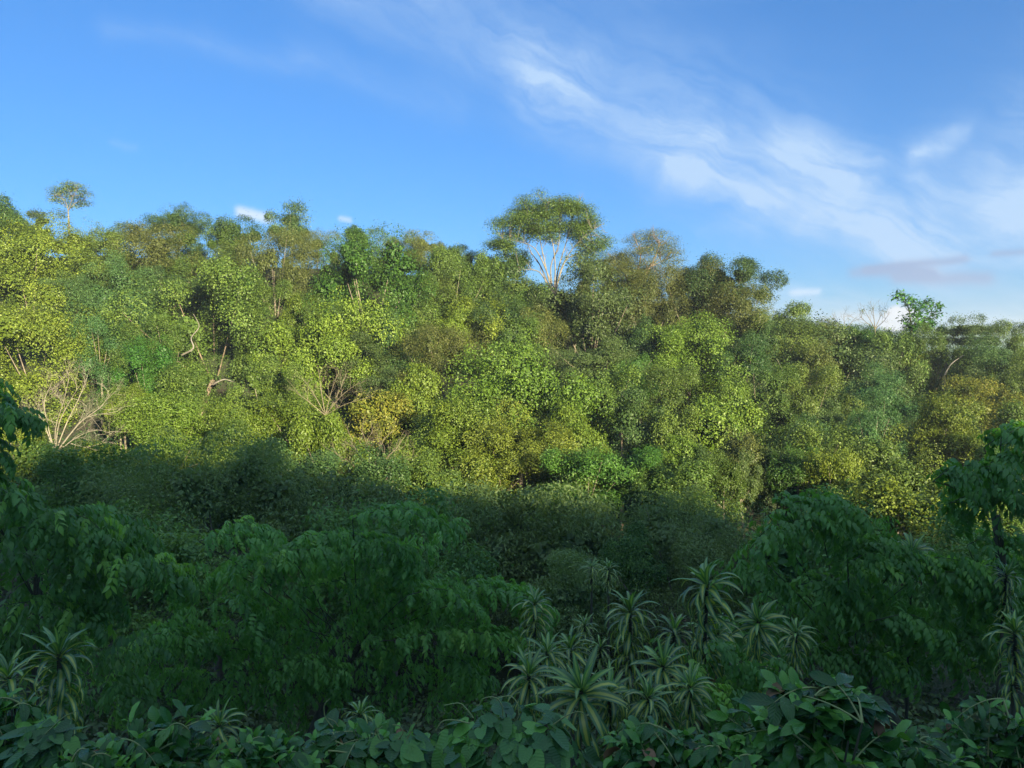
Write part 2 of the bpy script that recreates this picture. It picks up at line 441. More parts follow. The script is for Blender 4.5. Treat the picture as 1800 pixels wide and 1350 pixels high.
SPECS = {
 'olive':  dict(m=M['olive'], n=(2, 2), L=.165, clusters=440, per=42),
 'yellow': dict(m=M['yellow'], n=(2, 2), L=.17, clusters=440, per=42, Wr=.6),
 'lime':   dict(m=M['lime'], n=(2, 2), L=.185, clusters=420, per=40, Wr=.6, droop=.55, cr=.42),
 'blue':   dict(m=M['blue'], n=(2, 1), L=.15, clusters=520, per=34, cr=.36, Wr=.42, lobes=20),
 'emerald':dict(m=M['emerald'], n=(2, 1), L=.16, clusters=500, per=34, cr=.36, Wr=.45, lobes=18),
 'brown':  dict(m=M['brown'], n=(2, 1), L=.155, clusters=460, per=36, Wr=.5),
 'dark':   dict(m=M['dark'], n=(2, 2), L=.17, clusters=420, per=38),
 'grey':   dict(m=M['grey'], n=(2, 2), L=.18, clusters=500, per=30, Wr=.45, tiers=True, lobes=24, lobe_r=(.17, .33)),
 'fine':   dict(m=M['fine'], n=(1, 1), L=.18, clusters=520, per=30, Wr=.36, lobes=22, droop=.6),
 'lush':   dict(m=M['lush'], n=(1, 1), L=.19, clusters=480, per=30, Wr=.45, lobes=20, droop=.5),
 'orange': dict(m=M['orange'], n=(1, 1), L=.20, clusters=380, per=28),
}
CROWNS = {}
for si, (k, sp) in enumerate(SPECS.items()):
    sp = dict(sp); n1, n2 = sp.pop('n')
    CROWNS[k] = [[gen_crown(100 * si + i, **sp) for i in range(n1)]]
    big = dict(sp); big['clusters'] = int(sp['clusters'] * 2.2); big['lobes'] = int(sp.get('lobes', 17) * 2.1)
    lo, hi = sp.get('lobe_r', (.18, .40)); big['lobe_r'] = (lo * .74, hi * .76)
    CROWNS[k].append([gen_crown(100 * si + 50 + i, R=5.6, H=5.0, cr=sp.get('cr', .4) * 1.12, **{a: v for a, v in big.items() if a != 'cr'}) for i in range(n2)])

_used = {}
def add_tree(px, py, w, h, kind, label, y=None, name='broadleaf_tree', cat='tree', bark='bark', group=None, lean=0.0, limbs=5, show=False, trunk_px=None, trunk_r=.3, limbs_px=None):
    """a tree whose crown is centred on that pixel, rooted in the ground below it"""
    rr = random.Random(hash((px, py, w)) & 0xffff)
    if y is None:
        s = float(np.interp(px, SKY_PX, SKY_PY)); y = Y0 + YL * min((850 - py) / (850 - s), 1.06)
    top_py = py - h / 2                       # the part hidden by nearer trees goes on below
    h = max(h * 1.2, .8 * w) if not show else h
    py = top_py + h / 2
    c = at(px, py, y)
    wx, wz = w / 2 * y / F, h / 2 * y / F
    big = 1 if (wx * wx * wz) ** (1 / 3) > 4.2 else 0
    k = _used[kind, big] = _used.get((kind, big), -1) + 1
    me, lc, (cR, cH) = CROWNS[kind][big][k % len(CROWNS[kind][big])]
    sx, sz = wx / cR, wz / cH
    sy = max(sx, .6 * sz) * rr.uniform(.9, 1.1)
    bx = c[0] + lean; by = c[1] + rr.uniform(-.5, .5)
    bz = min(gz(bx, by) - .15, c[2] - wz - .6)
    root = empty(name, (bx, by, bz))
    tag(root, label, cat, group)
    o = obj('crown', me, root, (c[0] - bx, c[1] - by, c[2] - bz))
    o.scale = (sx, sy, sz)
    rz = rr.uniform(0, 6.28)
    o.rotation_euler = (0, 0, rz)
    # trunk and limbs reaching into the boughs
    T = Tubes(); top = np.array([c[0] - bx, c[1] - by, c[2] - bz])
    hgt = top[2]; r0 = max(.09, .019 * hgt * (wx / 3.7) ** .5)
    fork = np.array([top[0] * .7 + rr.uniform(-.3, .3), top[1] * .7, hgt - wz * .75])
    if trunk_px:                                # a trunk that shows: it stands in front of the crown's middle
        ft = c[1] - sy * cR * .85
        pts = [at(a, b_, ft) - np.array([bx, by, bz]) for a, b_ in trunk_px]
        g0 = pts[0].copy(); g0[2] = gz(g0[0] + bx, g0[1] + by) - bz - .2
        T.add(np.array([g0, *pts, fork]), np.linspace(trunk_r * 1.2, trunk_r * .6, len(pts) + 2), 8)
    else:
        tp = bez((0, 0, 0), (rr.uniform(-.3, .3), rr.uniform(-.3, .3), hgt * .5), fork, 6)
        T.add(tp, np.linspace(r0 * 1.25, r0 * .75, 6), 7)
    for line in limbs_px or ():
        ft = c[1] - sy * cR * .93
        pts = smooth_line([at(a, b_, ft + rr.uniform(-.3, .3)) - np.array([bx, by, bz]) for a, b_ in line])
        LT = Tubes(); LT.add(pts, np.linspace(.11, .03, len(pts)), 5)
        obj('limb', LT.mesh('limb', M['pale']), root)
    cr, sr = math.cos(rz), math.sin(rz)
    idx = list(range(len(lc))); rr.shuffle(idx)
    for i in idx[:limbs + 2]:
        q = lc[i] * np.array([wx, sy * cR, wz]); q = np.array([q[0] * cr - q[1] * sr, q[0] * sr + q[1] * cr, q[2]]) + top
        mid = fork * .5 + q * .5 + np.array([0, 0, -.12 * abs(q[0] - fork[0])])
        T.add(bez(fork, mid, q, 6), np.linspace(r0 * .42, r0 * .10, 6), 5)
    obj('trunk', T.mesh('trunk', M[bark]), root)
    return root

# ------------------------------------------------------------------ trees of the sunlit hillside
# (centre of the crown in the photograph, its width and height there, kind of foliage, label, options)
G1 = 'trees on the sunlit hillside'
TREES = [
 # skyline, from one end to the other
 (2, 385, 84, 96, 'dark', 'dark green rounded tree at the left edge of the skyline', dict(y=100)),
 (66, 384, 70, 34, 'grey', 'low flat grey-green tree on the skyline beside the dark edge tree', {}),
 (312, 386, 112, 54, 'dark', 'dark domed tree on the skyline between the thin flat-topped tree and the white cloud', {}),
 (420, 408, 92, 66, 'dark', 'dark round tree right under the small white cloud', {}),
 (512, 392, 84, 74, 'grey', 'pale round airy tree standing up right of the small white cloud', dict(y=112, bark='pale')),
 (622, 408, 52, 34, 'dark', 'small dark flat tree breaking the skyline left of the brownish dome', {}),
 (746, 428, 70, 56, 'brown', 'brownish domed tree on the skyline left of the giant pale-limbed tree', {}),
 (806, 444, 60, 34, 'dark', 'low dark tree in the dip of the skyline left of the giant tree', {}),
 (890, 470, 96, 96, 'dark', 'dark olive tree crowding the left limbs of the giant pale-limbed tree', dict(y=104)),
 (1062, 486, 150, 96, 'brown', 'brown-olive spreading tree just right of the giant pale trunk', dict(y=104, limbs=7)),
 (1276, 497, 150, 112, 'dark', 'tall dark domed tree at the right shoulder of the ridge', dict(y=102)),
 (1215, 494, 70, 60, 'olive', 'small olive tree between the open-branched tree and the dark shoulder dome', {}),
 (1392, 560, 92, 70, 'olive', 'olive tiered tree on the falling skyline right of the dark dome', {}),
 (1456, 580, 76, 50, 'brown', 'low brownish tree on the falling skyline left of the bare twigs', {}),
 (1690, 592, 130, 84, 'grey', 'airy grey-green tree right of the bright crooked skyline tree', {}),
 (1776, 596, 130, 80, 'olive', 'olive tree closing the skyline at the right edge', {}),
 (1600, 600, 80, 66, 'dark', 'dark tree at the foot of the bright crooked skyline tree', {}),
 # upper slope
 (926, 546, 100, 76, 'olive', 'olive tree standing before the left foot of the giant pale-limbed tree', {}),
 (1012, 556, 80, 60, 'dark', 'dark tree standing before the right foot of the giant pale-limbed tree', {}),
 (92, 422, 170, 90, 'yellow', 'yellow-green tree below the thin flat-topped skyline tree', {}),
 (182, 424, 140, 80, 'olive', 'olive tree with rounded top, upper slope left, under the open blue sky', {}),
 (205, 462, 130, 90, 'olive', 'olive tree above the blue-green feathery tree', {}),
 (282, 458, 170, 110, 'brown', 'large tan-tinged tree below the dark skyline dome', {}),
 (362, 440, 130, 90, 'olive', 'fresh olive tree below and left of the dark round cloud tree', {}),
 (404, 470, 100, 80, 'olive', 'small olive tree left of the tan flowering tree', {}),
 (486, 486, 130, 140, 'brown', 'tall tan flowering tree with vine-hung trunk, left of the emerald tree', {}),
 (560, 432, 110, 66, 'brown', 'pale brownish tree behind and above the emerald tree', {}),
 (632, 432, 130, 70, 'olive', 'olive tree on the ridge right above the emerald tree', {}),
 (704, 446, 110, 70, 'brown', 'tan-olive tree on the ridge right of the emerald tree', {}),
 (800, 470, 100, 70, 'olive', 'olive tree below the dip of the skyline', {}),
 (56, 486, 210, 150, 'yellow', 'large yellow-green tree at the left edge of the slope, upper of two', {}),
 (212, 532, 160, 140, 'blue', 'blue-green feathery tree beside the large yellow tree', dict(name='feathery_tree')),
 (300, 510, 90, 70, 'blue', 'small blue-green feathery tree right of the larger feathery one', dict(name='feathery_tree')),
 (424, 512, 70, 50, 'emerald', 'little bright green tree in the hollow left of the tan flowering tree', {}),
 (652, 506, 220, 180, 'emerald', 'large emerald feathery tree in the middle of the upper slope', dict(y=92, name='feathery_tree')),
 (786, 520, 150, 140, 'olive', 'deep olive tree between the emerald tree and the giant tree', {}),
 (850, 500, 80, 90, 'olive', 'narrow olive tree left of the giant pale trunk', {}),
 (905, 536, 90, 80, 'olive', 'fresh olive tree at the foot of the giant pale trunk', {}),
 (1042, 560, 190, 170, 'grey', 'large dark grey-green layered tree below the giant pale trunk', dict(limbs=8)),
 (1140, 540, 110, 120, 'brown', 'rusty brown-olive tree below the open-branched skyline tree', {}),
 (1206, 528, 150, 110, 'brown', 'brown-olive tree with pale twigs below the dark shoulder dome', {}),
 (1296, 560, 130, 110, 'brown', 'dull brown tree under the right side of the dark shoulder dome', {}),
 (1370, 590, 130, 80, 'olive', 'mid-green tree under the olive tiered skyline tree', {}),
 (1500, 592, 100, 50, 'olive', 'low olive tree below the bare skyline twigs', {}),
 # middle slope
 (62, 604, 220, 160, 'yellow', 'bright yellow-green tree at the left edge, lower of two, above the dead tree', {}),
 (180, 610, 80, 90, 'blue', 'blue-green feathery tree hanging low beside the bright yellow tree', dict(name='feathery_tree')),
 (372, 566, 250, 180, 'olive', 'broad olive tree with twisting bare limbs, left of centre on the slope', dict(limbs=9, bark='tan', trunk_px=[(355, 742), (354, 716), (363, 692), (374, 672)], trunk_r=.42, limbs_px=[[(320, 624), (340, 612), (336, 594), (350, 574), (340, 552)], [(374, 676), (394, 667), (412, 672)]])),
 (300, 620, 140, 110, 'olive', 'olive tree below the blue-green feathery trees', {}),
 (492, 566, 130, 120, 'olive', 'olive-green tree below the tan flowering tree', {}),
 (556, 560, 80, 80, 'dark', 'dark green tree in the gap left of the emerald tree', {}),
 (590, 616, 190, 150, 'lime', 'yellow-lime leafy tree below the emerald tree', {}),
 (694, 612, 90, 110, 'blue', 'narrow blue-green tree below the emerald tree', dict(name='feathery_tree')),
 (784, 642, 160, 120, 'yellow', 'yellow-brown tree left above the lime dome', dict(kind2='brown')),
 (736, 590, 90, 80, 'olive', 'small olive tree below the right edge of the emerald tree', {}),
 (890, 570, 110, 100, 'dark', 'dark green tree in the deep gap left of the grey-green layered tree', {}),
 (945, 578, 80, 70, 'brown', 'bare brownish tree below the giant pale trunk', {}),
 (1050, 660, 160, 110, 'grey', 'grey-green tree right behind the lime dome', {}),
 (1212, 622, 170, 110, 'lime', 'fresh green tree in the middle of the right slope', {}),
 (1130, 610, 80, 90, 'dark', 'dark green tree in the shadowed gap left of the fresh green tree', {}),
 (1310, 640, 130, 90, 'dark', 'dark tree right of the fresh green tree', {}),
 (1446, 622, 250, 100, 'grey', 'wide flat-layered grey-green tree on the right slope', dict(limbs=9, bark='pale')),
 (1560, 640, 90, 100, 'olive', 'narrow olive tree left of the pale forked trunk', {}),
 (1636, 640, 110, 120, 'olive', 'vine-hung olive tree below the bright crooked tree', dict(bark='tan', trunk_px=[(1655, 700), (1660, 665), (1664, 640)], trunk_r=.24, limbs_px=[[(1660, 660), (1672, 640), (1694, 624)]])),
 (1740, 650, 140, 100, 'dark', 'dark tree above the orange-brown tree at the right', {}),
 (1800, 690, 110, 120, 'olive', 'olive tree at the right edge above the orange-brown tree', {}),
 # lower slope
 (262, 660, 130, 120, 'emerald', 'green tree right behind the dead white tree', {}),
 (290, 700, 110, 100, 'olive', 'olive tree just left of the leaning orange-lit trunk', {}),
 (466, 694, 140, 120, 'olive', 'olive tree between the orange-lit trunk and the bare twiggy shrub', {}),
 (312, 738, 170, 80, 'lime', 'low lime tree in front of the orange-lit trunk', {}),
 (425, 752, 170, 80, 'lime', 'low lime tree right of the orange-lit trunk', {}),
 (520, 748, 140, 90, 'yellow', 'yellow-green tree below the bare twiggy shrub', {}),
 (216, 712, 66, 60, 'yellow', 'little yellow tree right of the dead white tree', {}),
 (652, 734, 130, 80, 'orange', 'orange and yellow tree at the centre of the slope', {}),
 (724, 706, 100, 110, 'lime', 'lime tree between the orange tree and the lime dome', {}),
 (574, 790, 120, 110, 'lime', 'lime tree at the edge of the shadow below the orange tree', {}),
 (916, 716, 250, 190, 'lime', 'large glowing lime dome of big leaves, centre of the slope', dict(limbs=8)),
 (792, 778, 200, 140, 'yellow', 'yellow-olive tree in front of the lime dome, lower left', {}),
 (886, 790, 190, 130, 'yellow', 'yellow-olive tree in front of the lime dome, lower right', {}),
 (1000, 770, 110, 100, 'lime', 'lime tree under the right edge of the lime dome', {}),
 (1124, 672, 80, 80, 'emerald', 'small bright green tree right of the grey-green tree', {}),
 (1110, 744, 120, 100, 'grey', 'layered tree on the slender pale pole trunk', dict(bark='tan', y=62, trunk_px=[(1094, 824), (1094, 790), (1091, 762)], trunk_r=.13)),
 (1190, 706, 160, 110, 'olive', 'olive tree right above the slender pole trunk', {}),
 (1180, 780, 120, 110, 'olive', 'olive tree with crooked trunk right of the slender pole trunk', dict(bark='pale', trunk_px=[(1176, 830), (1174, 800), (1182, 776)], trunk_r=.2)),
 (1256, 770, 150, 120, 'lime', 'fresh lime-green tree on the lower right slope', dict(bark='pale', trunk_px=[(1236, 846), (1240, 818), (1247, 795)], trunk_r=.16)),
 (1296, 820, 120, 110, 'brown', 'dull brown bush-like tree below the fresh lime-green tree', {}),
 (1040, 830, 140, 80, 'emerald', 'low bright green leafy tree at the shadow edge, centre right', {}),
 (1130, 830, 110, 80, 'emerald', 'low green leafy tree under the slender pole trunk', {}),
 (1330, 710, 160, 120, 'olive', 'olive tree in the middle of the right slope below the wide layered tree', {}),
 (1416, 716, 150, 130, 'olive', 'deep olive tree left of the blue-green feathery pair', {}),
 (1552, 708, 150, 110, 'blue', 'blue-green feathery tree on the right slope, upper of a pair', dict(name='feathery_tree')),
 (1530, 770, 90, 90, 'blue', 'blue-green feathery tree on the right slope, lower of a pair', dict(name='feathery_tree')),
 (1704, 720, 150, 100, 'orange', 'orange-brown tree on the right slope', dict(kind2='orange')),
 (1650, 770, 190, 140, 'yellow', 'yellow-green tree below the orange-brown tree', {}),
 (1762, 770, 120, 110, 'olive', 'olive tree below the orange-brown tree at the right edge', {}),
 (1430, 800, 150, 100, 'olive', 'olive tree behind the vine-draped bright green tree', {}),
 (1404, 840, 90, 90, 'emerald', 'vine-draped bright green tree at the shadow edge on the right', {}),
 (1462, 846, 100, 100, 'yellow', 'yellow-green tree at the shadow edge right of the vine-draped tree', {}),
 (1560, 836, 150, 110, 'olive', 'olive tree above the sunlit yellow bush', {}),
 (1500, 900, 130, 80, 'olive', 'low olive tree below the vine-draped tree, at the dark gap', dict(y=45)),
 (1620, 902, 200, 110, 'yellow', 'sunlit yellow bushy tree low on the right, left of two', dict(y=43)),
 (1726, 916, 140, 100, 'olive', 'sunlit olive bushy tree low on the right, right of two', dict(y=42)),
 (506, 826, 190, 100, 'blue', 'pale blue-green feathery tree half in shadow', dict(y=44, name='feathery_tree')),
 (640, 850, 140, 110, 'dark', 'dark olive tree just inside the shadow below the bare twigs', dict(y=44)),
 (740, 850, 140, 90, 'olive', 'olive tree at the shadow edge below the yellow-olive pair', dict(y=47)),
 (1210, 866, 140, 90, 'olive', 'olive tree at the shadow edge below the crooked trunk', dict(y=47)),
 (1068, 702, 120, 100, 'olive', 'olive tree filling the gap right of the lime dome', {}),
 (140, 822, 150, 74, 'lime', 'low lime-green tree right under the dead white tree', dict(y=46)),
 (30, 790, 110, 90, 'yellow', 'yellow-green tree left behind the dead white tree', dict(y=50)),
 # in the shade at the foot of the slope
 (385, 905, 370, 250, 'fine', 'large round feathery tree in the shade with a domed top', dict(y=32, name='feathery_tree', crown='shadow')),
 (44, 850, 180, 130, 'olive', 'olive tree in the shade at the left edge below the dead white tree', dict(y=39)),
 (150, 868, 230, 150, 'lush', 'dark tangled tree in the shade below the dead white tree', dict(y=34)),
 (830, 965, 260, 190, 'fine', 'olive-green fine-leaved tree in the shade, left of three at the centre', dict(y=38)),
 (1000, 962, 270, 190, 'fine', 'olive-green fine-leaved tree in the shade, middle of three at the centre', dict(y=37)),
 (1200, 965, 290, 180, 'fine', 'olive-green fine-leaved tree in the shade, right of three at the centre', dict(y=37)),
 (1115, 985, 120, 100, 'emerald', 'bright green feathery tree in the shade among the olive trees', dict(y=31, name='feathery_tree')),
 (1020, 1040, 180, 120, 'fine', 'dark fine-leaved tree in the shade behind the tall striped plant', dict(y=28)),
 (700, 985, 280, 200, 'lush', 'dark tree in the shade behind the bright drooping branches', dict(y=30)),
 (1470, 985, 280, 190, 'lush', 'dark tree in the shade on the right behind the drooping leaves', dict(y=32)),
 (1700, 1010, 260, 170, 'lush', 'dark tree in the shade low at the right edge', dict(y=30)),
 (260, 1010, 300, 200, 'lush', 'dark tree in the shade behind the drooping branches on the left', dict(y=27)),
 (570, 955, 300, 200, 'fine', 'feathery tree in the shade right of the large round one', dict(y=34, name='feathery_tree')),
]
for (px, py, w, h, kind, label, opt) in TREES:
    sk = py < np.interp(px, SKY_PX, SKY_PY) + 42
    if sk: py, w, h = py + 3 + .06 * h, w / 1.10, h / 1.16
    opt = dict(opt); opt.pop('crown', None); kind = opt.pop('kind2', kind)
    add_tree(px, py, w * 1.16, h * 1.16, kind, label, group=G1 if py < 880 else 'trees in the shade below the slope', **opt)

# smaller trees that fill the gaps, each named by the landmark it stands by
rf = random.Random(4)
MARKS = [(965, 430, 'giant umbrella tree'), (652, 500, 'emerald feathery tree'), (916, 716, 'lime dome'), (62, 604, 'yellow-green tree at the left edge'), (372, 566, 'broad twisting-limbed tree'),
         (110, 735, 'dead white tree'), (572, 700, 'bare brown twiggy tree'), (1042, 560, 'dark grey-green layered tree'), (1446, 622, 'wide flat-layered tree'), (1545, 735, 'feathery blue-green pair'),
         (1704, 720, 'orange-brown tree'), (1612, 540, 'bright crooked tree'), (1276, 497, 'dark shoulder dome'), (1212, 622, 'fresh green tree of the right slope'), (652, 734, 'orange and yellow tree'),
         (486, 486, 'tan flowering tree'), (1404, 840, 'vine-draped bright tree'), (1094, 790, 'slender pole trunk'), (212, 532, 'large blue-green feathery tree'), (590, 616, 'yellow-lime leafy tree'),
         (1670, 905, 'sunlit yellow bushes'), (360, 705, 'orange-lit leaning trunk'), (1150, 440, 'open-branched skyline tree'), (420, 405, 'dark round tree under the cloud'), (125, 345, 'thin flat-topped tree'),
         (1250, 770, 'fresh lime-green tree'), (1660, 660, 'pale forked trunk'), (650, 810, 'bare grey twiggy tree'), (1538, 560, 'pinkish twiggy tree'), (1800, 690, 'right edge of the slope')]
LOOK = {'olive': 'olive-green', 'lime': 'lime-green', 'yellow': 'yellow-green', 'dark': 'dark green', 'grey': 'grey-green', 'emerald': 'bright green', 'brown': 'brownish'}
taken = set()
CLEAR = [(652, 505, 110, 95), (916, 716, 115, 90), (212, 532, 80, 75), (1042, 560, 90, 85), (486, 486, 65, 80), (62, 604, 95, 80), (968, 480, 60, 60), (372, 600, 80, 130), (1552, 720, 75, 80), (110, 730, 90, 80), (572, 690, 70, 60), (1094, 790, 30, 60)]
for i in range(84):
    px = -20 + 1840 * ((i * .618034) % 1.0); s0 = float(np.interp(px, SKY_PX, SKY_PY))
    py = s0 + 30 + (835 - s0) * (rf.random() ** .85)
    kind = rf.choice(['olive'] * 5 + ['lime'] * 3 + ['yellow'] * 3 + ['dark'] * 3 + ['grey'] * 2 + ['emerald', 'brown'])
    y = Y0 + YL * min((850 - py) / (850 - s0), 1.06) + rf.uniform(-1.0, 3.5)
    w_, h_ = rf.uniform(60, 125), rf.uniform(60, 100)
    if any(((px - a) / b) ** 2 + ((py - c) / d) ** 2 < 1 for a, c, b, d in CLEAR): continue
    for (mx, my, mk) in sorted(MARKS, key=lambda m: (m[0] - px) ** 2 + (m[1] - py) ** 2)[:6]:
        dx, dy = px - mx, py - my
        rel = ('above ' if dy < 0 else 'below ') if abs(dy) > abs(dx) else ('right of ' if dx > 0 else 'left of ')
        far = '' if math.hypot(dx, dy) < 75 else 'a little way ' if math.hypot(dx, dy) < 130 else 'well '
        lab = 'small %s tree %s%sthe %s' % (LOOK[kind], far, rel, mk)
        if lab not in taken: break
    else: continue
    taken.add(lab)
    add_tree(px, py, w_, h_, kind, lab, y=y, group='small understory trees of the slope', limbs=3)

# ------------------------------------------------------------------ undergrowth between the trunks
def undergrowth(seed, n_clumps, ylo, yhi, per, size, leaf, m, spread):
    r = np.random.default_rng(seed)
    y = r.uniform(ylo ** .5, yhi ** .5, n_clumps) ** 2 if ylo > 0 else r.uniform(ylo, yhi, n_clumps)
    x = r.uniform(-1, 1, n_clumps) * (spread + .78 * y)
    z = ground_z(x, y)
    hh = size * r.uniform(.3, 1.3, n_clumps)
    k = np.repeat(np.arange(n_clumps), per); n = len(k)
    d = r.normal(size=(n, 3)); d = unit(d); d[:, 2] = np.abs(d[:, 2])
    P = np.stack([x, y, z + hh * .1], 1)[k] + d * (hh[k] * r.uniform(.5, 1.0, n))[:, None]
    N = unit(d + np.array([0, 0, .6]) + r.normal(size=(n, 3)) * .4)
    D = np.cross(N, r.normal(size=(n, 3))) + np.array([0, 0, -.2])
    L = leaf * r.uniform(.6, 1.3, n)
    return quads_mesh('undergrowth', leaf_quads(P, D, N, L, L * .6), np.clip(.5 * r.random(n_clumps)[k] + .5 * r.random(n), 0, 1), m)
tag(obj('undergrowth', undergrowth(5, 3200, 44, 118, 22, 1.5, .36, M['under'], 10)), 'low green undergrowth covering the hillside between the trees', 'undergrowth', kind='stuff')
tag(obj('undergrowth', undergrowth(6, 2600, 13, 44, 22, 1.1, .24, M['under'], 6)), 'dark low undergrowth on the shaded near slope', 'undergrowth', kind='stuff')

# ------------------------------------------------------------------ trees that show their limbs
def twigs(T, r, p, d, L, rad, depth, spread=.55, up=.12, n=(2, 3), tips=None):
    """a branch that forks into finer and finer twigs"""
    d = d / np.linalg.norm(d)
    q = [p]; dd = d.copy()
    for i in range(4):
        dd = dd + r.normal(size=3) * .16 + np.array([0, 0, up * .25]); dd /= np.linalg.norm(dd)
        q.append(q[-1] + dd * L / 4)
    q = np.array(q); T.add(q, np.linspace(rad, rad * .55, 5), 5 if depth > 1 else 4)
    if depth <= 0:
        if tips is not None: tips.append(q[-1])
        return
    for i in range(r.integers(n[0], n[1] + 1)):
        b = q[r.integers(2, 5)]
        twigs(T, r, b, dd + r.normal(size=3) * spread + np.array([0, 0, up]), L * r.uniform(.55, .8), rad * .55, depth - 1, spread, up, n, tips)

def pad_leaves(r, pads, per_m2, cr, per, L, Wr, droop=.2, upn=.7):
    """flat or rounded sprays of leaf clumps: pads = (centre, half width, half height, half depth)"""
    V, R_ = [], []
    for c, a, h, b in pads:
        n = max(5, int(per_m2 * 3.1 * a * b))
        u = r.normal(size=(n, 3)); u = unit(u) * (r.random((n, 1)) ** .4)
        cc = c + u * np.array([a, b, h])
        tone = r.random(n); k = np.repeat(np.arange(n), per); m = len(k)
        off = r.normal(size=(m, 3)) * cr * np.array([1, 1, .55])
        nn = unit(u * np.array([.5, .5, .6]) + np.array([0, -.1, .4]))[k]
        N = unit(nn + np.array([0, 0, upn]) + r.normal(size=(m, 3)) * .5)
        D = unit(np.cross(N, r.normal(size=(m, 3)))) + off / cr * .3 + np.array([0, 0, -droop])
        ll = L * r.uniform(.6, 1.25, m)
        V.append(leaf_quads(cc[k] + off, D, N, ll, ll * Wr)); R_.append(np.clip(.55 * tone[k] + .45 * r.random(m), 0, 1))
    return np.concatenate(V), np.concatenate(R_)

def open_tree(name, label, y, trunk, limbs, pads, leaf, bark, r0, L=.28, Wr=.5, per_m2=6, per=16, cr=.36, seed=1, depth=3, cat='tree', group=None, twig_len=.9):
    """limbs given as lines in the plane of the tree, pads as (px, py, w, h)"""
    r = np.random.default_rng(seed); s = y / F
    b = at(*trunk[0], y); base = np.array([b[0], y, gz(b[0], y) - .2])
    root = empty(name, tuple(base)); tag(root, label, cat, group)
    loc = lambda p, dy=0.0: at(p[0], p[1], y + dy) - base
    T = Tubes(); tr = smooth_line([np.zeros(3)] + [loc(p) for p in trunk])
    T.add(tr, np.linspace(r0 * 1.25, r0 * .7, len(tr)), 8); obj('trunk', T.mesh('trunk', M[bark]), root)
    ends = []
    for i, line in enumerate(limbs):
        side = r.uniform(-1, 1)
        pts = smooth_line([loc(p, side * 3.0 * j / len(line)) for j, p in enumerate(line)])
        T = Tubes(); rl = r0 * (.62 if len(limbs) > 2 else .7)
        T.add(pts, np.linspace(rl, rl * .22, len(pts)) ** 1.0, 6)
        for f in (.4, .55, .7, .85, 1.0):
            j = min(int(f * (len(pts) - 1)), len(pts) - 2)
            d = unit(pts[j + 1] - pts[j])
            twigs(T, r, pts[j], d + r.normal(size=3) * .5, twig_len * r.uniform(.8, 1.5), rl * .32, depth - 1, .5, .2)
        obj('limb', T.mesh('limb', M[bark]), root)
        ends.append(pts)
    if pads:
        pd = []
        T = Tubes(); allp = np.concatenate(ends) if ends else tr
        for (px, py, w, h) in pads:
            dy = r.uniform(-1, 1) * w * s * .9
            c = loc((px, py), dy); pd.append((c, w / 2 * s, h / 2 * s, w / 2 * s * r.uniform(.7, 1.1)))
            j = np.argmin(np.linalg.norm(allp - c - np.array([0, 0, -1.0]), axis=1)); a = allp[j]
            T.add(bez(a, (a + c) / 2 + np.array([0, 0, -.3]), c, 6), np.linspace(r0 * .2, .03, 6), 5)
        obj('branch', T.mesh('branch', M[bark]), root)
        V, rn = pad_leaves(r, pd, per_m2, cr, per, L, Wr)
        obj('crown', quads_mesh('crown', V, rn, M[leaf]), root)
    return root

rg = np.random.default_rng(77)
# the giant: pale limbs fanning up into an umbrella
gp = []
for i in range(150):
    v = unit(rg.normal(size=3)); v[2] = abs(v[2]) ** .7; q = rg.uniform(.74, 1.0)
    px = 968 + 106 * q * v[0] + rg.normal() * 3
    py = 436 - 92 * q * max(v[2], .08 if abs(v[0]) > .6 else .30) + rg.normal() * 4 + (10 if px > 1020 else 0)
    gp.append((px, py, rg.uniform(26, 46), rg.uniform(14, 24)))
gp += [(880, 428, 36, 16), (872, 402, 30, 16), (1066, 424, 40, 18), (1050, 446, 34, 14), (906, 440, 34, 14), (1030, 392, 44, 18), (945, 372, 40, 16), (1000, 366, 48, 18)]
open_tree('umbrella_tree', 'giant umbrella-shaped tree with pale fanning limbs, tallest on the skyline', 101, [(974, 552), (972, 522)],
          [[(972, 522), (958, 486), (948, 464), (934, 444), (924, 424), (900, 404)], [(972, 520), (962, 480), (953, 440), (944, 404), (926, 374)],
           [(973, 520), (976, 474), (972, 430), (962, 390), (958, 358)], [(974, 520), (982, 470), (996, 424), (1006, 384), (1016, 352)],
           [(976, 520), (986, 474), (1006, 438), (1034, 410), (1062, 392)], [(970, 516), (952, 482), (934, 474), (914, 476)],
           [(973, 520), (968, 470), (982, 430), (984, 390), (984, 352)], [(975, 518), (992, 462), (1014, 446), (1044, 436)], [(972, 505), (950, 452), (930, 430), (884, 420)]],
          gp, 'olive', 'pale', .20, L=.20, Wr=.5, per_m2=5.6, per=15, cr=.40, seed=5, twig_len=.8)
open_tree('flat_topped_tree', 'thin flat-topped tree with a see-through crown, alone on the skyline at the left', 108, [(121, 392), (120, 372)],
          [[(120, 372), (116, 356), (104, 342)], [(120, 372), (126, 352), (134, 334)], [(120, 370), (134, 356), (150, 350)]],
          [(100, 338, 34, 14), (112, 332, 40, 14), (132, 328, 40, 13), (146, 340, 34, 12), (104, 352, 32, 10), (146, 357, 32, 10), (126, 344, 36, 12), (128, 360, 32, 10), (94, 346, 20, 12), (116, 322, 20, 8)],
          'olive', 'pale', .12, L=.2, per_m2=8, per=14, cr=.32, seed=8)
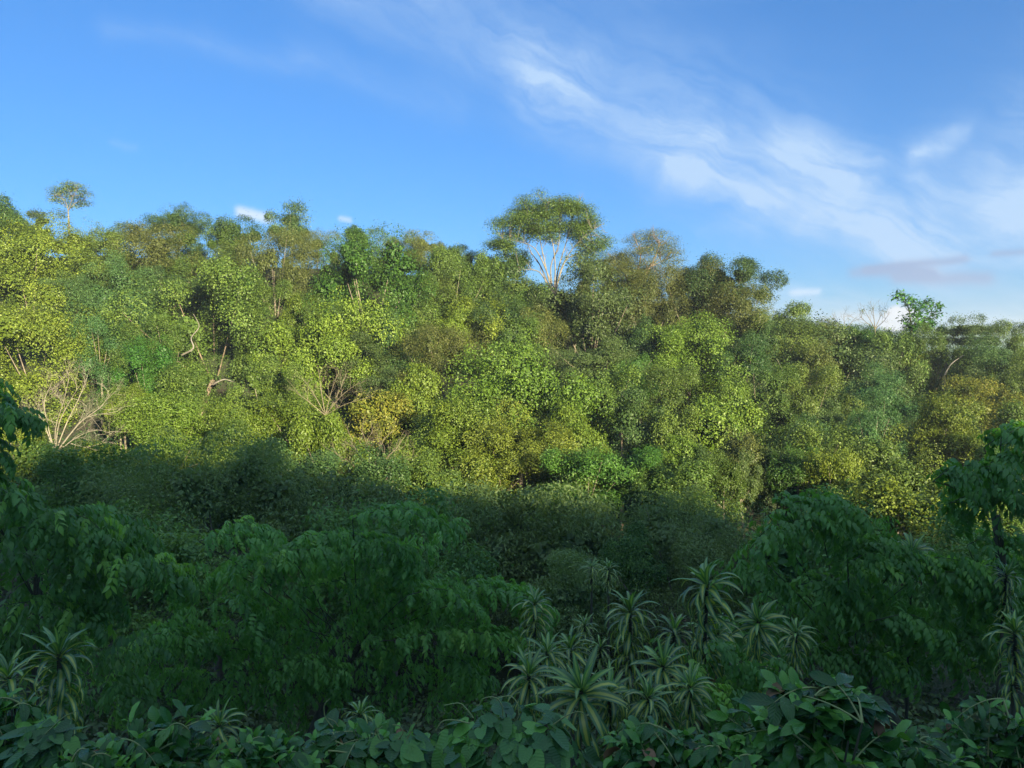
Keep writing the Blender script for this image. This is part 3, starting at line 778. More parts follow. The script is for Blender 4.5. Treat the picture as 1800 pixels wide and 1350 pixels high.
open_tree('spreading_tree', 'open-branched spreading tree with feathery tiers on the skyline right of the giant', 103, [(1108, 540), (1112, 512)],
          [[(1112, 512), (1126, 486), (1146, 468), (1180, 452)], [(1112, 512), (1120, 480), (1126, 450), (1118, 424)], [(1113, 510), (1136, 480), (1154, 446), (1160, 420)], [(1112, 510), (1098, 480), (1084, 462)], [(1113, 508), (1142, 494), (1160, 486)]],
          [(1118, 420, 57, 20), (1146, 412, 72, 20), (1172, 424, 57, 23), (1186, 446, 39, 20), (1160, 440, 78, 20), (1130, 438, 65, 20), (1176, 462, 46, 14), (1092, 448, 78, 26), (1076, 466, 78, 26), (1100, 476, 78, 26), (1140, 458, 65, 17), (1192, 458, 31, 11), (1150, 428, 70, 20), (1120, 440, 60, 22), (1170, 446, 56, 20), (1104, 462, 60, 24)],
          'brown', 'tan', .30, L=.17, Wr=.42, per_m2=7, per=14, cr=.34, seed=9, twig_len=1.2)
open_tree('crooked_tree', 'bright green crooked tree with a side tuft standing clear of the skyline on the right', 98, [(1606, 612), (1602, 582)],
          [[(1602, 582), (1600, 560), (1596, 540), (1586, 524)], [(1602, 582), (1612, 558), (1618, 536)], [(1602, 580), (1622, 566), (1640, 552)]],
          [(1582, 519, 20, 13), (1596, 524, 18, 12), (1606, 534, 24, 20), (1616, 550, 30, 26), (1632, 532, 22, 14), (1646, 550, 20, 24), (1630, 568, 34, 20), (1604, 574, 26, 22), (1650, 536, 10, 10), (1590, 560, 14, 14)],
          'emerald', 'stem', .2, L=.42, Wr=.6, per_m2=7, per=12, cr=.36, seed=10)
open_tree('bare_tree', 'bare pinkish twiggy tree with a few top leaves beside the white cloud', 100, [(1538, 596), (1538, 578)],
          [[(1538, 578), (1528, 560), (1520, 546)], [(1538, 578), (1536, 556), (1534, 540)], [(1538, 578), (1546, 560), (1552, 544)], [(1538, 578), (1554, 564), (1562, 552)], [(1538, 578), (1522, 566), (1512, 556)]],
          [(1516, 546, 12, 5), (1534, 541, 20, 5), (1554, 546, 16, 5)], 'grey', 'twig', .09, L=.22, per_m2=3, per=8, cr=.25, seed=11)
open_tree('bare_tree', 'low haze of bare twigs on the skyline left of the pinkish twiggy tree', 103, [(1484, 596), (1484, 580)],
          [[(1484, 580), (1472, 566), (1464, 556)], [(1484, 580), (1484, 564), (1482, 552)], [(1484, 580), (1496, 568), (1504, 558)], [(1484, 580), (1470, 572), (1456, 566)]],
          [], 'grey', 'twig', .07, seed=12)
open_tree('bare_tree', 'bare brown twiggy tree below the emerald tree', 60, [(572, 760), (572, 730)],
          [[(572, 730), (550, 690), (528, 660)], [(572, 730), (565, 690), (560, 650)], [(572, 730), (582, 690), (596, 652)], [(572, 730), (600, 696), (634, 670)], [(572, 728), (590, 700), (612, 650)], [(572, 730), (540, 704), (520, 690)], [(572, 730), (604, 712), (640, 700)]],
          [], 'brown', 'twig', .065, seed=13, depth=4, twig_len=.8)
open_tree('bare_tree', 'bare grey twiggy tree at the shadow edge left of centre', 47, [(652, 868), (652, 838)],
          [[(652, 838), (632, 800), (614, 774)], [(652, 838), (648, 796), (640, 766)], [(652, 838), (664, 800), (676, 768)], [(652, 838), (678, 806), (700, 786)], [(652, 838), (624, 820), (606, 806)], [(652, 838), (680, 824), (706, 812)]],
          [], 'brown', 'twig', .08, seed=14, depth=4, twig_len=.7)
open_tree('dead_tree', 'dead leafless tree with sunlit white branches leaning right, at the shadow edge', 43, [(96, 815), (97, 798)],
          [[(97, 798), (80, 752), (64, 718)], [(97, 798), (84, 748), (78, 706), (92, 672)], [(97, 798), (98, 752), (110, 712), (122, 664)], [(97, 796), (118, 742), (138, 702), (152, 664)],
           [(97, 798), (124, 762), (152, 734), (204, 724)], [(98, 798), (130, 772), (166, 756), (196, 762)], [(98, 797), (138, 746), (176, 716), (196, 690)], [(98, 798), (120, 780), (150, 786), (186, 778)], [(97, 797), (104, 744), (126, 700), (142, 676)]],
          [], 'brown', 'white', .065, seed=15, depth=5, twig_len=.8)

# ------------------------------------------------------------------ leaves big enough to pick apart
def frame(p, x, n, s=1.0):
    """placing of a leaf: base p, pointing along x, upper face towards n"""
    x = unit(np.asarray(x, float)); y = unit(np.cross(n, x)); z = np.cross(x, y)
    m = Matrix(((x[0], y[0], z[0], p[0]), (x[1], y[1], z[1], p[1]), (x[2], y[2], z[2], p[2]), (0, 0, 0, 1)))
    return m @ Matrix.Diagonal((s, s, s, 1))

def blade(L, W, prof, bend, fold=.25, wav=0.0, seed=0, twist=0.0, hump=0.0):
    """a leaf blade along +X: prof = half width along it, bend = angle turned down by its end"""
    n = len(prof); r = np.random.default_rng(seed)
    t = np.linspace(0, 1, n); th = -bend * (t ** 1.3) + hump * np.sin(t * math.pi)
    ds = L / (n - 1)
    x = np.concatenate([[0], np.cumsum(np.cos((th[1:] + th[:-1]) / 2) * ds)]); z = np.concatenate([[0], np.cumsum(np.sin((th[1:] + th[:-1]) / 2) * ds)])
    hw = np.array(prof) * W / 2
    wz = wav * np.sin(t * 9 + r.uniform(0, 6)) * hw
    nx, nz = -np.sin(th), np.cos(th)
    V = []
    for i in range(n):
        up = fold * hw[i]
        V += [(x[i] + nx[i] * (up + wz[i]), hw[i], z[i] + nz[i] * (up + wz[i])), (x[i], 0, z[i]), (x[i] + nx[i] * (up - wz[i]), -hw[i], z[i] + nz[i] * (up - wz[i]))]
    Fq = []
    for i in range(n - 1):
        a = 3 * i
        Fq += [(a, a + 1, a + 4, a + 3), (a + 1, a + 2, a + 5, a + 4)]
    uv = np.array([(q, t[i]) for i in range(n) for q in (0, .5, 1)])
    return np.array(V), np.array(Fq), uv

def blade_mesh(name, m, rnd, **kw):
    V, Fq, uv = blade(**kw)
    return np_mesh(name, V, Fq.ravel(), np.full(len(Fq), 4), m, np.full(len(Fq), rnd), uv, smooth=True)

OVAL = [.02, .62, .95, 1.0, .86, .55, .02]
DROP = [.05, .85, 1.0, .72, .38, .02]
STRAP = [.42, .62, .86, 1.0, .97, .80, .50, .03]

def veined(name, lo, mid, hi, vein, rough, spec, transl, stripe=False, lum=.18):
    """a leaf seen near: midrib and side veins, or the pale stripe of a striped leaf"""
    m, t, b, out = mat(name)
    a = t.n('ShaderNodeAttribute', attribute_name='rnd')
    oi = t.n('ShaderNodeObjectInfo')
    f = t.m('FRACT', t.m('ADD', a.outputs['Fac'], t.m('MULTIPLY', oi.outputs['Random'], 3.7))) if stripe else t.m('MULTIPLY_ADD', a.outputs['Fac'], .72, t.m('MULTIPLY', oi.outputs['Random'], .28))
    c = t.ramp(f, [(.1, lo), (.55, mid), (.97, hi)])
    uv = t.n('ShaderNodeUVMap', uv_map='uv'); sp = t.n('ShaderNodeSeparateXYZ'); t.put(sp.inputs[0], uv.outputs[0])
    ac = t.m('ABSOLUTE', t.m('SUBTRACT', sp.outputs[0], .5))
    tex = t.n('ShaderNodeTexCoord')
    nz = t.noise(tex.outputs['Object'], 30, 3, .6).outputs[0]
    if stripe:
        # each blade has its own depth of yellow: the same whether sun or shade falls on it
        k = t.m('SUBTRACT', 1.0, t.m('MULTIPLY', t.m('SUBTRACT', t.m('ADD', ac, t.m('MULTIPLY', nz, .06)), .17), 9.0), clamp=True)
        k = t.m('MULTIPLY', k, t.m('MULTIPLY_ADD', f, .55, .40))
        c = t.mix(t.m('MINIMUM', k, 1.0), c, vein)
    else:
        mid_ = t.m('SUBTRACT', 1.0, t.m('MULTIPLY', ac, 26), clamp=True)
        sv = t.m('SINE', t.m('MULTIPLY_ADD', sp.outputs[1], 48.0, t.m('MULTIPLY', ac, -26.0)))
        k = t.m('MAXIMUM', mid_, t.m('MULTIPLY', t.m('SUBTRACT', sv, .82, clamp=True), 2.0))
        c = t.mix(t.m('MULTIPLY', k, .28), c, vein)
        bp = t.n('ShaderNodeBump'); bp.inputs['Strength'].default_value = .28; bp.inputs['Distance'].default_value = .003
        t.put(bp.inputs['Height'], sv); t.put(b.inputs['Normal'], bp.outputs[0])
    h = t.n('ShaderNodeHueSaturation'); t.put(h.inputs['Color'], c)
    t.put(h.inputs['Value'], t.m('MULTIPLY_ADD', t.m('FRACT', t.m('MULTIPLY', oi.outputs['Random'], 13.7)), 2 * lum, 1 - lum))
    t.put(b.inputs['Base Color'], h.outputs[0])
    b.inputs['Specular IOR Level'].default_value = spec
    t.put(b.inputs['Roughness'], t.m('MULTIPLY_ADD', nz, .2, rough - .1))
    tr = t.n('ShaderNodeBsdfTranslucent'); t.put(tr.inputs['Color'], t.mix(1.0, h.outputs[0], (1.2, 1.25, .55), 'MULTIPLY'))
    mx = t.n('ShaderNodeMixShader'); mx.inputs[0].default_value = transl
    t.put(mx.inputs[1], b.outputs[0]); t.put(mx.inputs[2], tr.outputs[0]); t.put(out.inputs['Surface'], mx.outputs[0])
    return m

M['coffee'] = veined('glossy_leaf', (.026, .092, .022), (.042, .145, .030), (.130, .330, .050), (.09, .22, .05), .24, .38, .30)
M['heart'] = veined('heart_leaf', (.034, .105, .034), (.055, .165, .042), (.125, .310, .055), (.10, .24, .07), .40, .38, .3)
M['stripe'] = veined('striped_leaf', (.042, .125, .040), (.060, .165, .050), (.085, .200, .055), (.46, .48, .085),   .33, .6, .30, stripe=True)
M['young'] = veined('young_striped_leaf', (.050, .145, .045), (.075, .195, .055), (.105, .240, .060), (.27, .40, .085), .34, .6, .32, stripe=True)
M['pin'] = veined('pinnate_leaf', (.085, .215, .050), (.125, .295, .058), (.230, .440, .075), (.18, .36, .09), .45, .5, .45)

# ------------------------------------------------------------------ trees with drooping feathered leaves
def compound_leaf(seed, L=.55, pairs=5, ll=.17, lw=.075, hang=.55, prof=DROP, tone=.0):
    """a rachis arching over, its leaflets hanging from it in pairs"""
    r = np.random.default_rng(seed); n = 7
    t = np.linspace(0, 1, n); th = .35 - 1.5 * t ** 1.2 + r.uniform(-.15, .15)
    ds = L / (n - 1)
    pts = np.stack([np.concatenate([[0], np.cumsum(np.cos(th[1:]) * ds)]), r.uniform(-.06, .06) * t * L, np.concatenate([[0], np.cumsum(np.sin(th[1:]) * ds)])], 1)
    V, Fq, UV, nv, R_ = [], [], [], 0, []
    def put(p, x, nrm, s, rr):
        nonlocal nv
        a, f, u = blade(ll * s, lw * s, prof, r.uniform(.3, .8), .22, 0, int(r.integers(1e6)))
        m = np.array(frame(p, x, nrm))
        V.append(a @ m[:3, :3].T + m[:3, 3]); Fq.append(f + nv); UV.append(u); nv += len(a); R_.append(np.full(len(f), tone + rr))
    for i in range(pairs):
        f = .18 + .74 * i / (pairs - 1); p = np.array([np.interp(f, t, pts[:, k]) for k in range(3)])
        j = min(int(f * (n - 1)), n - 2); tg = unit(pts[j + 1] - pts[j])
        for s_ in (-1, 1):
            x = tg * .35 + np.array([0, s_ * r.uniform(.5, 1.0) * (1 - hang * .4), -hang * r.uniform(.7, 1.4)]) + r.normal(size=3) * .1
            put(p, x, np.array([.45, s_ * .6, .6]) + r.normal(size=3) * .15, r.uniform(.8, 1.15), r.random() * .4)
    put(pts[-1], unit(pts[-1] - pts[-2]) + np.array([0, 0, -.3]), (1, 0, .5), 1.1, .3)
    T = np_mesh('leaf', np.concatenate(V), np.concatenate(Fq).ravel(), np.full(len(np.concatenate(Fq)), 4), M['pin'], np.concatenate(R_), np.concatenate(UV), smooth=True)
    return T
CL = [compound_leaf(i) for i in range(6)] + [compound_leaf(20 + i, L=.42, pairs=4, ll=.15, lw=.08) for i in range(3)]

CLB = [compound_leaf(60 + i, L=.58, tone=.95) for i in range(4)]
CLOW = [compound_leaf(40 + i, pairs=4, ll=.19, prof=[.05, 1.0, .03]) for i in range(5)]
def joined(name, me_list, mats, m):
    """many placed copies made into one mesh: what is too far or too small to pick apart"""
    V, L_, S_, R_, U_, n = [], [], [], [], [], 0
    for me, mt in zip(me_list, mats):
        if not hasattr(joined, 'c'): joined.c = {}
        if me.name not in joined.c:
            a = np.empty(len(me.vertices) * 3, np.float32); me.vertices.foreach_get('co', a)
            l = np.empty(len(me.loops), np.int32); me.loops.foreach_get('vertex_index', l)
            rr = np.empty(len(me.polygons), np.float32); me.attributes['rnd'].data.foreach_get('value', rr)
            u = np.empty(len(me.loops) * 2, np.float32); me.uv_layers[0].data.foreach_get('uv', u)
            uvv = np.zeros((len(me.vertices), 2), np.float32); uvv[l] = u.reshape(-1, 2)
            joined.c[me.name] = (a.reshape(-1, 3), l, rr, uvv)
        a, l, rr, uvv = joined.c[me.name]; mt = np.array(mt)
        V.append(a @ mt[:3, :3].T + mt[:3, 3]); L_.append(l + n); n += len(a); R_.append((rr + hash((round(float(mt[0, 3]), 4), 3)) % 997 / 1990.) % 1.0); U_.append(uvv)
    L_ = np.concatenate(L_)
    return np_mesh(name, np.concatenate(V), L_, np.full(len(L_) // 4, 4), m, np.concatenate(R_), np.concatenate(U_), smooth=True)

def pinnate_tree(label, base, y, boughs, fill, seed, scale=1.0, step=.085, group='drooping-leaved trees in the near shade', r0=.13, depth=2.2):
    """boughs: lines of pixels at about depth y, from the inside outwards; fill: (px, py, w, h) for the darker leaves behind"""
    r = np.random.default_rng(seed)
    b = at(*base, y); b = np.array([b[0], y, gz(b[0], y) - .1])
    root = empty('pinnate_tree', tuple(b)); tag(root, label, 'tree', group)
    cx = np.mean([p[0] for l in boughs for p in l]); cy = np.mean([p[1] for l in boughs for p in l])
    hub = at(cx, cy + 90, y + 1.9) - b
    T = Tubes(); tr = bez((0, 0, 0), (hub[0] * .2, hub[1] * .5, hub[2] * .55), hub, 7)
    T.add(tr, np.linspace(r0 * 1.3, r0 * .7, 7), 8); obj('trunk', T.mesh('trunk', M['stem']), root)
    places = []; low = [False, False]
    def leaves_along(pts, s, st, keep=1.0):
        seg = np.linalg.norm(np.diff(pts, axis=0), axis=1); cum = np.concatenate([[0], np.cumsum(seg)])
        d = 0.0; k = 0
        while d < cum[-1]:
            p = np.array([np.interp(d, cum, pts[:, i]) for i in range(3)])
            j = min(np.searchsorted(cum, d, 'right') - 1, len(pts) - 2); tg = unit(pts[j + 1] - pts[j])
            side = unit(np.cross(tg, (0, 0, 1))) * (1 if k % 2 else -1)
            x = tg * r.uniform(.1, .8) + side * r.uniform(.5, 1.1) + np.array([0, 0, r.uniform(-.25, .35)])
            if r.random() < keep:
                places.append(((CLOW[r.integers(5)] if low[0] else CLB[r.integers(4)] if low[1] and r.random() < .7 else CL[r.integers(len(CL))]), frame(p + r.normal(size=3) * .05, x, (0, 0, 1) + r.normal(size=3) * .2, s * r.uniform(.75, 1.2))))
            d += st * r.uniform(.7, 1.3); k += 1
        p = pts[-1]
        for q in range(3):
            places.append((CL[r.integers(6)], frame(p, unit(pts[-1] - pts[-2]) + r.normal(size=3) * .4, (0, 0, 1), s * r.uniform(.8, 1.1))))
    for line in boughs:
        dy = r.uniform(-.5, .5) * depth; low[1] = r.random() < .45
        n = len(line)
        pts = smooth_line([at(p[0], p[1], y + dy - .35 * j / n) - b for j, p in enumerate(line)], 5)
        T = Tubes(); st = bez(tr[-1 if r.random() < .6 else 5], hub * .4 + pts[0] * .6 + np.array([0, 0, .2]), pts[0], 5)
        full = np.concatenate([st[:-1], pts]); T.add(full, np.linspace(r0 * .09, .004, len(full)), 5)
        obj('branch', T.mesh('branch', M['stem']), root)
        leaves_along(pts + np.array([0, -.03, .05]), scale, step)
        off = unit(np.cross(pts[-1] - pts[0], (0, 0, 1)))
        for q in (1, 2):
            sh = off * r.uniform(-.45, .45) + np.array([0, r.uniform(.1, .5), r.uniform(-.14, .08)])
            leaves_along(pts[len(pts) // 4:] * 1.0 + sh, scale * .95, step * 1.3)
    main = list(places); places.clear()
    r.shuffle(idx := np.arange(len(main)))
    for i in idx[:290]:
        o = obj('leaf', main[i][0], root); o.matrix_basis = main[i][1]
    rest = [main[i] for i in idx[290:]]; low[0] = True
    for (px, py, w, h) in fill:
        for q in range(max(2, int(w * h / 2000))):
            x0 = px + r.uniform(-.5, .5) * w; y0 = py + r.uniform(-.5, .5) * h; dx = r.uniform(-70, 70)
            yy = y + r.uniform(.3, 2.6)
            pts = smooth_line([at(x0, y0, yy) - b, at(x0 + dx * .6, y0 - 6, yy - .2) - b, at(x0 + dx, y0 + 16, yy - .3) - b], 4)
            leaves_along(pts, scale, step * 1.15)
    rest += places
    if rest:
        o = obj('foliage', joined('foliage', [a for a, _ in rest], [m for _, m in rest], M['pin']), root); o['kind'] = 'stuff'
    return root

pinnate_tree('drooping-leaved tree at the left edge, its tiers of hanging leaves reaching right', (30, 1300), 14.0,
    [[(-130, 700), (-80, 680), (-40, 676), (-12, 700)], [(-110, 745), (-40, 724), (22, 726)], [(-120, 790), (-60, 775), (-20, 800)], [(-90, 850), (-30, 845), (20, 870)],
     [(60, 912), (100, 904), (150, 910), (186, 940)], [(-30, 965), (40, 972), (90, 986), (134, 1012), (172, 1048)], [(110, 956), (160, 960), (200, 974), (234, 990)],
     [(225, 990), (262, 986), (290, 994), (312, 1016)], [(0, 1066), (50, 1058), (100, 1064), (152, 1096)], [(-20, 905), (20, 895), (60, 915)], [(20, 930), (60, 926), (110, 940)],
     [(-30, 1090), (0, 1096), (24, 1120)], [(150, 940), (185, 950), (225, 965)]],
    [(-30, 870, 90, 90), (90, 950, 240, 120), (60, 1080, 200, 140), (150, 1180, 240, 120)], 31)
pinnate_tree('bright drooping-leaved tree left of centre with long arching tiers of hanging leaves', (520, 1330), 19.0,
    [[(620, 912), (660, 900), (720, 900), (780, 930)], [(500, 965), (560, 940), (640, 944), (700, 962)], [(520, 1036), (600, 1020), (680, 1020), (750, 1044), (800, 1064)],
     [(600, 985), (660, 978), (720, 990)], [(450, 1004), (500, 970), (560, 965)], [(350, 952), (390, 938), (440, 950)], [(690, 1126), (780, 1112), (870, 1116), (960, 1146)],
     [(630, 1136), (660, 1120), (684, 1146)], [(365, 1070), (420, 1056), (450, 1090), (466, 1130)], [(720, 1045), (780, 1036), (840, 1072)],
     [(210, 1136), (290, 1112), (350, 1130)], [(470, 1186), (540, 1160), (590, 1180)], [(400, 1000), (440, 985), (480, 1000)], [(800, 1040), (860, 1030), (910, 1050)], [(860, 1040), (920, 1045), (960, 1080)],
     [(760, 1150), (810, 1160), (850, 1190)]],
    [(620, 1000, 380, 120), (700, 1080, 360, 120), (400, 1040, 300, 160), (280, 1160, 300, 150), (540, 1180, 320, 150), (800, 1190, 260, 130)], 32, scale=1.05, r0=.15)
pinnate_tree('drooping-leaved tree right of the tall striped plants, with a domed leafy top', (1640, 1220), 15.5,
    [[(1350, 905), (1390, 884), (1450, 880), (1500, 896)], [(1318, 966), (1350, 930), (1410, 912), (1460, 918)], [(1440, 915), (1490, 920), (1512, 945)], [(1490, 990), (1530, 972), (1580, 985)],
     [(1580, 992), (1650, 980), (1720, 1000), (1756, 1060)], [(1620, 1010), (1680, 1006), (1740, 1030)], [(1490, 960), (1540, 950), (1590, 965)], [(1290, 1016), (1330, 1004), (1360, 1020)],
     [(1240, 1106), (1290, 1096), (1335, 1130)], [(1205, 1196), (1250, 1180), (1310, 1214)], [(1390, 1176), (1450, 1152), (1510, 1160)], [(1680, 1130), (1720, 1120), (1760, 1150)], [(1400, 1030), (1450, 1020), (1500, 1046)],
     [(1540, 1090), (1600, 1080), (1650, 1110)], [(1310, 1100), (1360, 1110), (1400, 1150)], [(1500, 1150), (1560, 1160), (1600, 1190)]],
    [(1420, 960, 200, 110), (1600, 1040, 300, 120), (1450, 1100, 300, 130), (1680, 1120, 200, 120), (1300, 1180, 200, 90)], 33, scale=1.05)
pinnate_tree('dark drooping-leaved tree rising at the right edge above the sunlit yellow bush', (1830, 1100), 15.0,
    [[(1640, 846), (1680, 820), (1740, 820)], [(1670, 884), (1730, 862), (1800, 870)], [(1730, 786), (1770, 762), (1830, 764)], [(1735, 816), (1780, 800), (1840, 806)], [(1660, 850), (1710, 842), (1770, 856)], [(1760, 770), (1800, 750), (1850, 760)]],
    [(1780, 830, 110, 90), (1720, 865, 90, 40)], 34, scale=1.1)
pinnate_tree('drooping-leaved tree low at the right edge in front of the dark trees', (1800, 1250), 17.0,
    [[(1700, 958), (1740, 942), (1800, 950)], [(1715, 1000), (1770, 984), (1830, 1000)], [(1740, 1060), (1790, 1050), (1830, 1070)], [(1700, 1180), (1750, 1160), (1800, 1180)]],
    [(1780, 1000, 110, 110), (1770, 1120, 100, 140)], 35)
pinnate_tree('drooping-leaved sapling in the shade between the striped plants at the centre', (1230, 1290), 10.5,
    [[(1190, 1212), (1230, 1196), (1280, 1220)], [(1240, 1150), (1270, 1140), (1310, 1166)], [(1260, 1236), (1310, 1220), (1350, 1240)], [(1300, 1180), (1350, 1172), (1390, 1196)]],
    [(1270, 1210, 160, 70)], 36, scale=.75, r0=.05, depth=.8)

# ------------------------------------------------------------------ striped-leaf plants
def strap(kind, k):
    b = {'young': (.45, .9, 1.4), 'ripe': (1.4, 1.8, 2.2), 'old': (1.9, 2.3, 2.5)}[kind][k]
    return blade_mesh('leaf', M['young'] if kind == 'young' else M['stripe'], .2 + .25 * k, L=.70, W=.105, prof=STRAP, bend=b, fold=.3, wav=.08, seed=k)
STRAPS = {kd: [strap(kd, k) for k in range(3)] for kd in ('young', 'ripe', 'old')}
STRAPS['dry'] = [blade_mesh('leaf', M['dry'], .3 * k, L=.5, W=.07, prof=STRAP, bend=2.2 + .2 * k, fold=.9, wav=.3, seed=9 + k) for k in range(3)]

def striped_plant(px, py, width, column, y, label, seed, n_head=24, tip=0.0):
    """a cane with a rosette of arching striped leaves and, under it, a column of older hanging ones"""
    r = np.random.default_rng(seed)
    s = width * y / F / 1.12                  # a rosette about a metre across at scale 1
    head = at(px, py, y); head[2] -= .34 * s
    hz = head[2]; col_len = column * 1.25 * y / F
    b = np.array([head[0] + r.uniform(-.1, .1), y + .1, gz(head[0], y) - .1])
    tilt = unit(np.array([r.normal() * .22, r.normal() * .2 - .05, 1.0]))
    root = empty('striped_leaf_plant', tuple(b)); tag(root, label, 'plant', 'striped-leaf plants in the shade')
    T = Tubes(); tp = head - b
    T.add(bez((0, 0, 0), (tp[0] * .3, tp[1] * .5, tp[2] * .5), tp, 7), np.linspace(.045, .028, 7), 7); obj('stem', T.mesh('stem', M['stem']), root)
    ga = 2.39996; a0 = r.uniform(0, 6.28)
    n_col = int(col_len / (.022 * s)) if column else 0
    for i in range(min(n_head + n_col, 110)):
        a = a0 + i * ga + r.uniform(-.2, .2)
        if i < n_head:
            f = i / n_head; e = 1.42 - 1.25 * f ** .8 + r.uniform(-.1, .1); zz = -f * .16 * s
            kd = 'young' if f < .45 else 'ripe'; sc = s * (.62 + .42 * min(f * 2.2, 1)) * r.uniform(.9, 1.08)
        else:
            f = (i - n_head) / max(n_col, 1); e = .15 - .35 * f + r.uniform(-.25, .2); zz = -.16 * s - f * col_len
            kd = 'ripe' if r.random() < .6 else 'old' if f < .6 or r.random() < .6 else 'dry'; sc = s * r.uniform(.7, 1.05) * (1 - .25 * f)
        h = np.array([math.cos(a), math.sin(a), 0]); h = unit(h - tilt * np.dot(h, tilt)); x = h * math.cos(e) + tilt * math.sin(e)
        nrm = -h * math.sin(e) + tilt * math.cos(e)
        k = int(r.integers(3))
        o = obj('leaf', STRAPS[kd][k], root); o.matrix_basis = frame(tp + np.array([0, 0, zz]) + h * .02, x, nrm + r.normal(size=3) * .12, sc)
    return root
for i, (px, py, w, c, y, lab) in enumerate([
    (1244, 988, 122, 190, 11.5, 'tall striped-leaf plant with the highest spiky head, right of centre'),
    (1108, 1040, 100, 150, 12.5, 'tall leafy column of striped leaves at the centre right, left of the highest one'),
    (1022, 1168, 150, 40, 9.2, 'big striped-leaf rosette nearest the vine mound, with wide drooping yellow leaves'),
    (930, 1152, 104, 50, 10.2, 'striped-leaf plant left of the big rosette, with yellow hanging leaves'),
    (962, 1120, 84, 40, 11.5, 'striped-leaf plant peeping over the one left of the big rosette'),
    (1070, 1184, 96, 70, 9.6, 'striped-leaf plant just right of the big rosette, leaves crossing it'),
    (1166, 1136, 104, 110, 10.6, 'striped-leaf plant between the leafy column and the highest spiky head'),
    (1186, 1082, 84, 90, 12.0, 'striped-leaf plant tucked behind the highest spiky one, lower left of it'),
    (1334, 1064, 92, 90, 11.5, 'striped-leaf plant right of the highest spiky one, half hidden by drooping leaves'),
    (1400, 1090, 70, 60, 12.5, 'small striped-leaf plant under the drooping leaves on the right'),
    (940, 1036, 74, 90, 15.0, 'bluish striped-leaf plant rising among the bright drooping tiers'),
    (102, 1108, 130, 150, 9.0, 'tall dark striped-leaf plant at the lower left with yellow lower leaves'),
    (14, 1150, 120, 90, 9.8, 'dark striped-leaf plant cut off by the left edge'),
    (384, 1244, 90, 40, 8.6, 'dark striped-leaf plant behind the glossy bush at the lower left'),
    (632, 1232, 70, 40, 9.0, 'small striped-leaf plant low between the glossy bush and the vine mound'),
    (1140, 1196, 90, 60, 9.4, 'low striped-leaf plant at the foot of the cluster, right of the big rosette'),
    (1262, 1082, 100, 110, 12.6, 'striped-leaf plant close behind the highest spiky one, to its right'),
    (1002, 1112, 84, 60, 12.2, 'striped-leaf plant behind the big rosette, left of the leafy column'),
    (1214, 1180, 84, 60, 9.8, 'dark striped-leaf plant low under the highest spiky one'),
    (1786, 1078, 96, 90, 11.0, 'striped-leaf plant at the right edge with pale shining leaves'),
    (1604, 944, 80, 40, 17.0, 'bluish striped-leaf plant standing behind the drooping leaves on the right'),
    (1770, 990, 60, 60, 15.0, 'striped-leaf plant half hidden under drooping leaves at the right edge'),
    (1070, 984, 44, 24, 21.0, 'small far striped-leaf plant in front of the fine-leaved shade trees'),
    (1040, 984, 36, 24, 21.5, 'smallest far striped-leaf plant in front of the fine-leaved shade trees'),
    (1028, 1082, 48, 70, 18.0, 'narrow dark striped-leaf plant left of the tall leafy column'),
    (1056, 1120, 50, 40, 17.0, 'narrow yellowish striped-leaf plant at the foot of the tall leafy column'),
    (1346, 892, 26, 30, 40.0, 'tiny striped-leaf plant caught by the sun at the shadow edge on the right'),
    (1520, 1230, 90, 20, 8.0, 'yellowing striped-leaf plant behind the big glossy bush'),
    ]):
    striped_plant(px, py, w, c, y, lab, 400 + i, n_head=18 if w < 60 else 24)

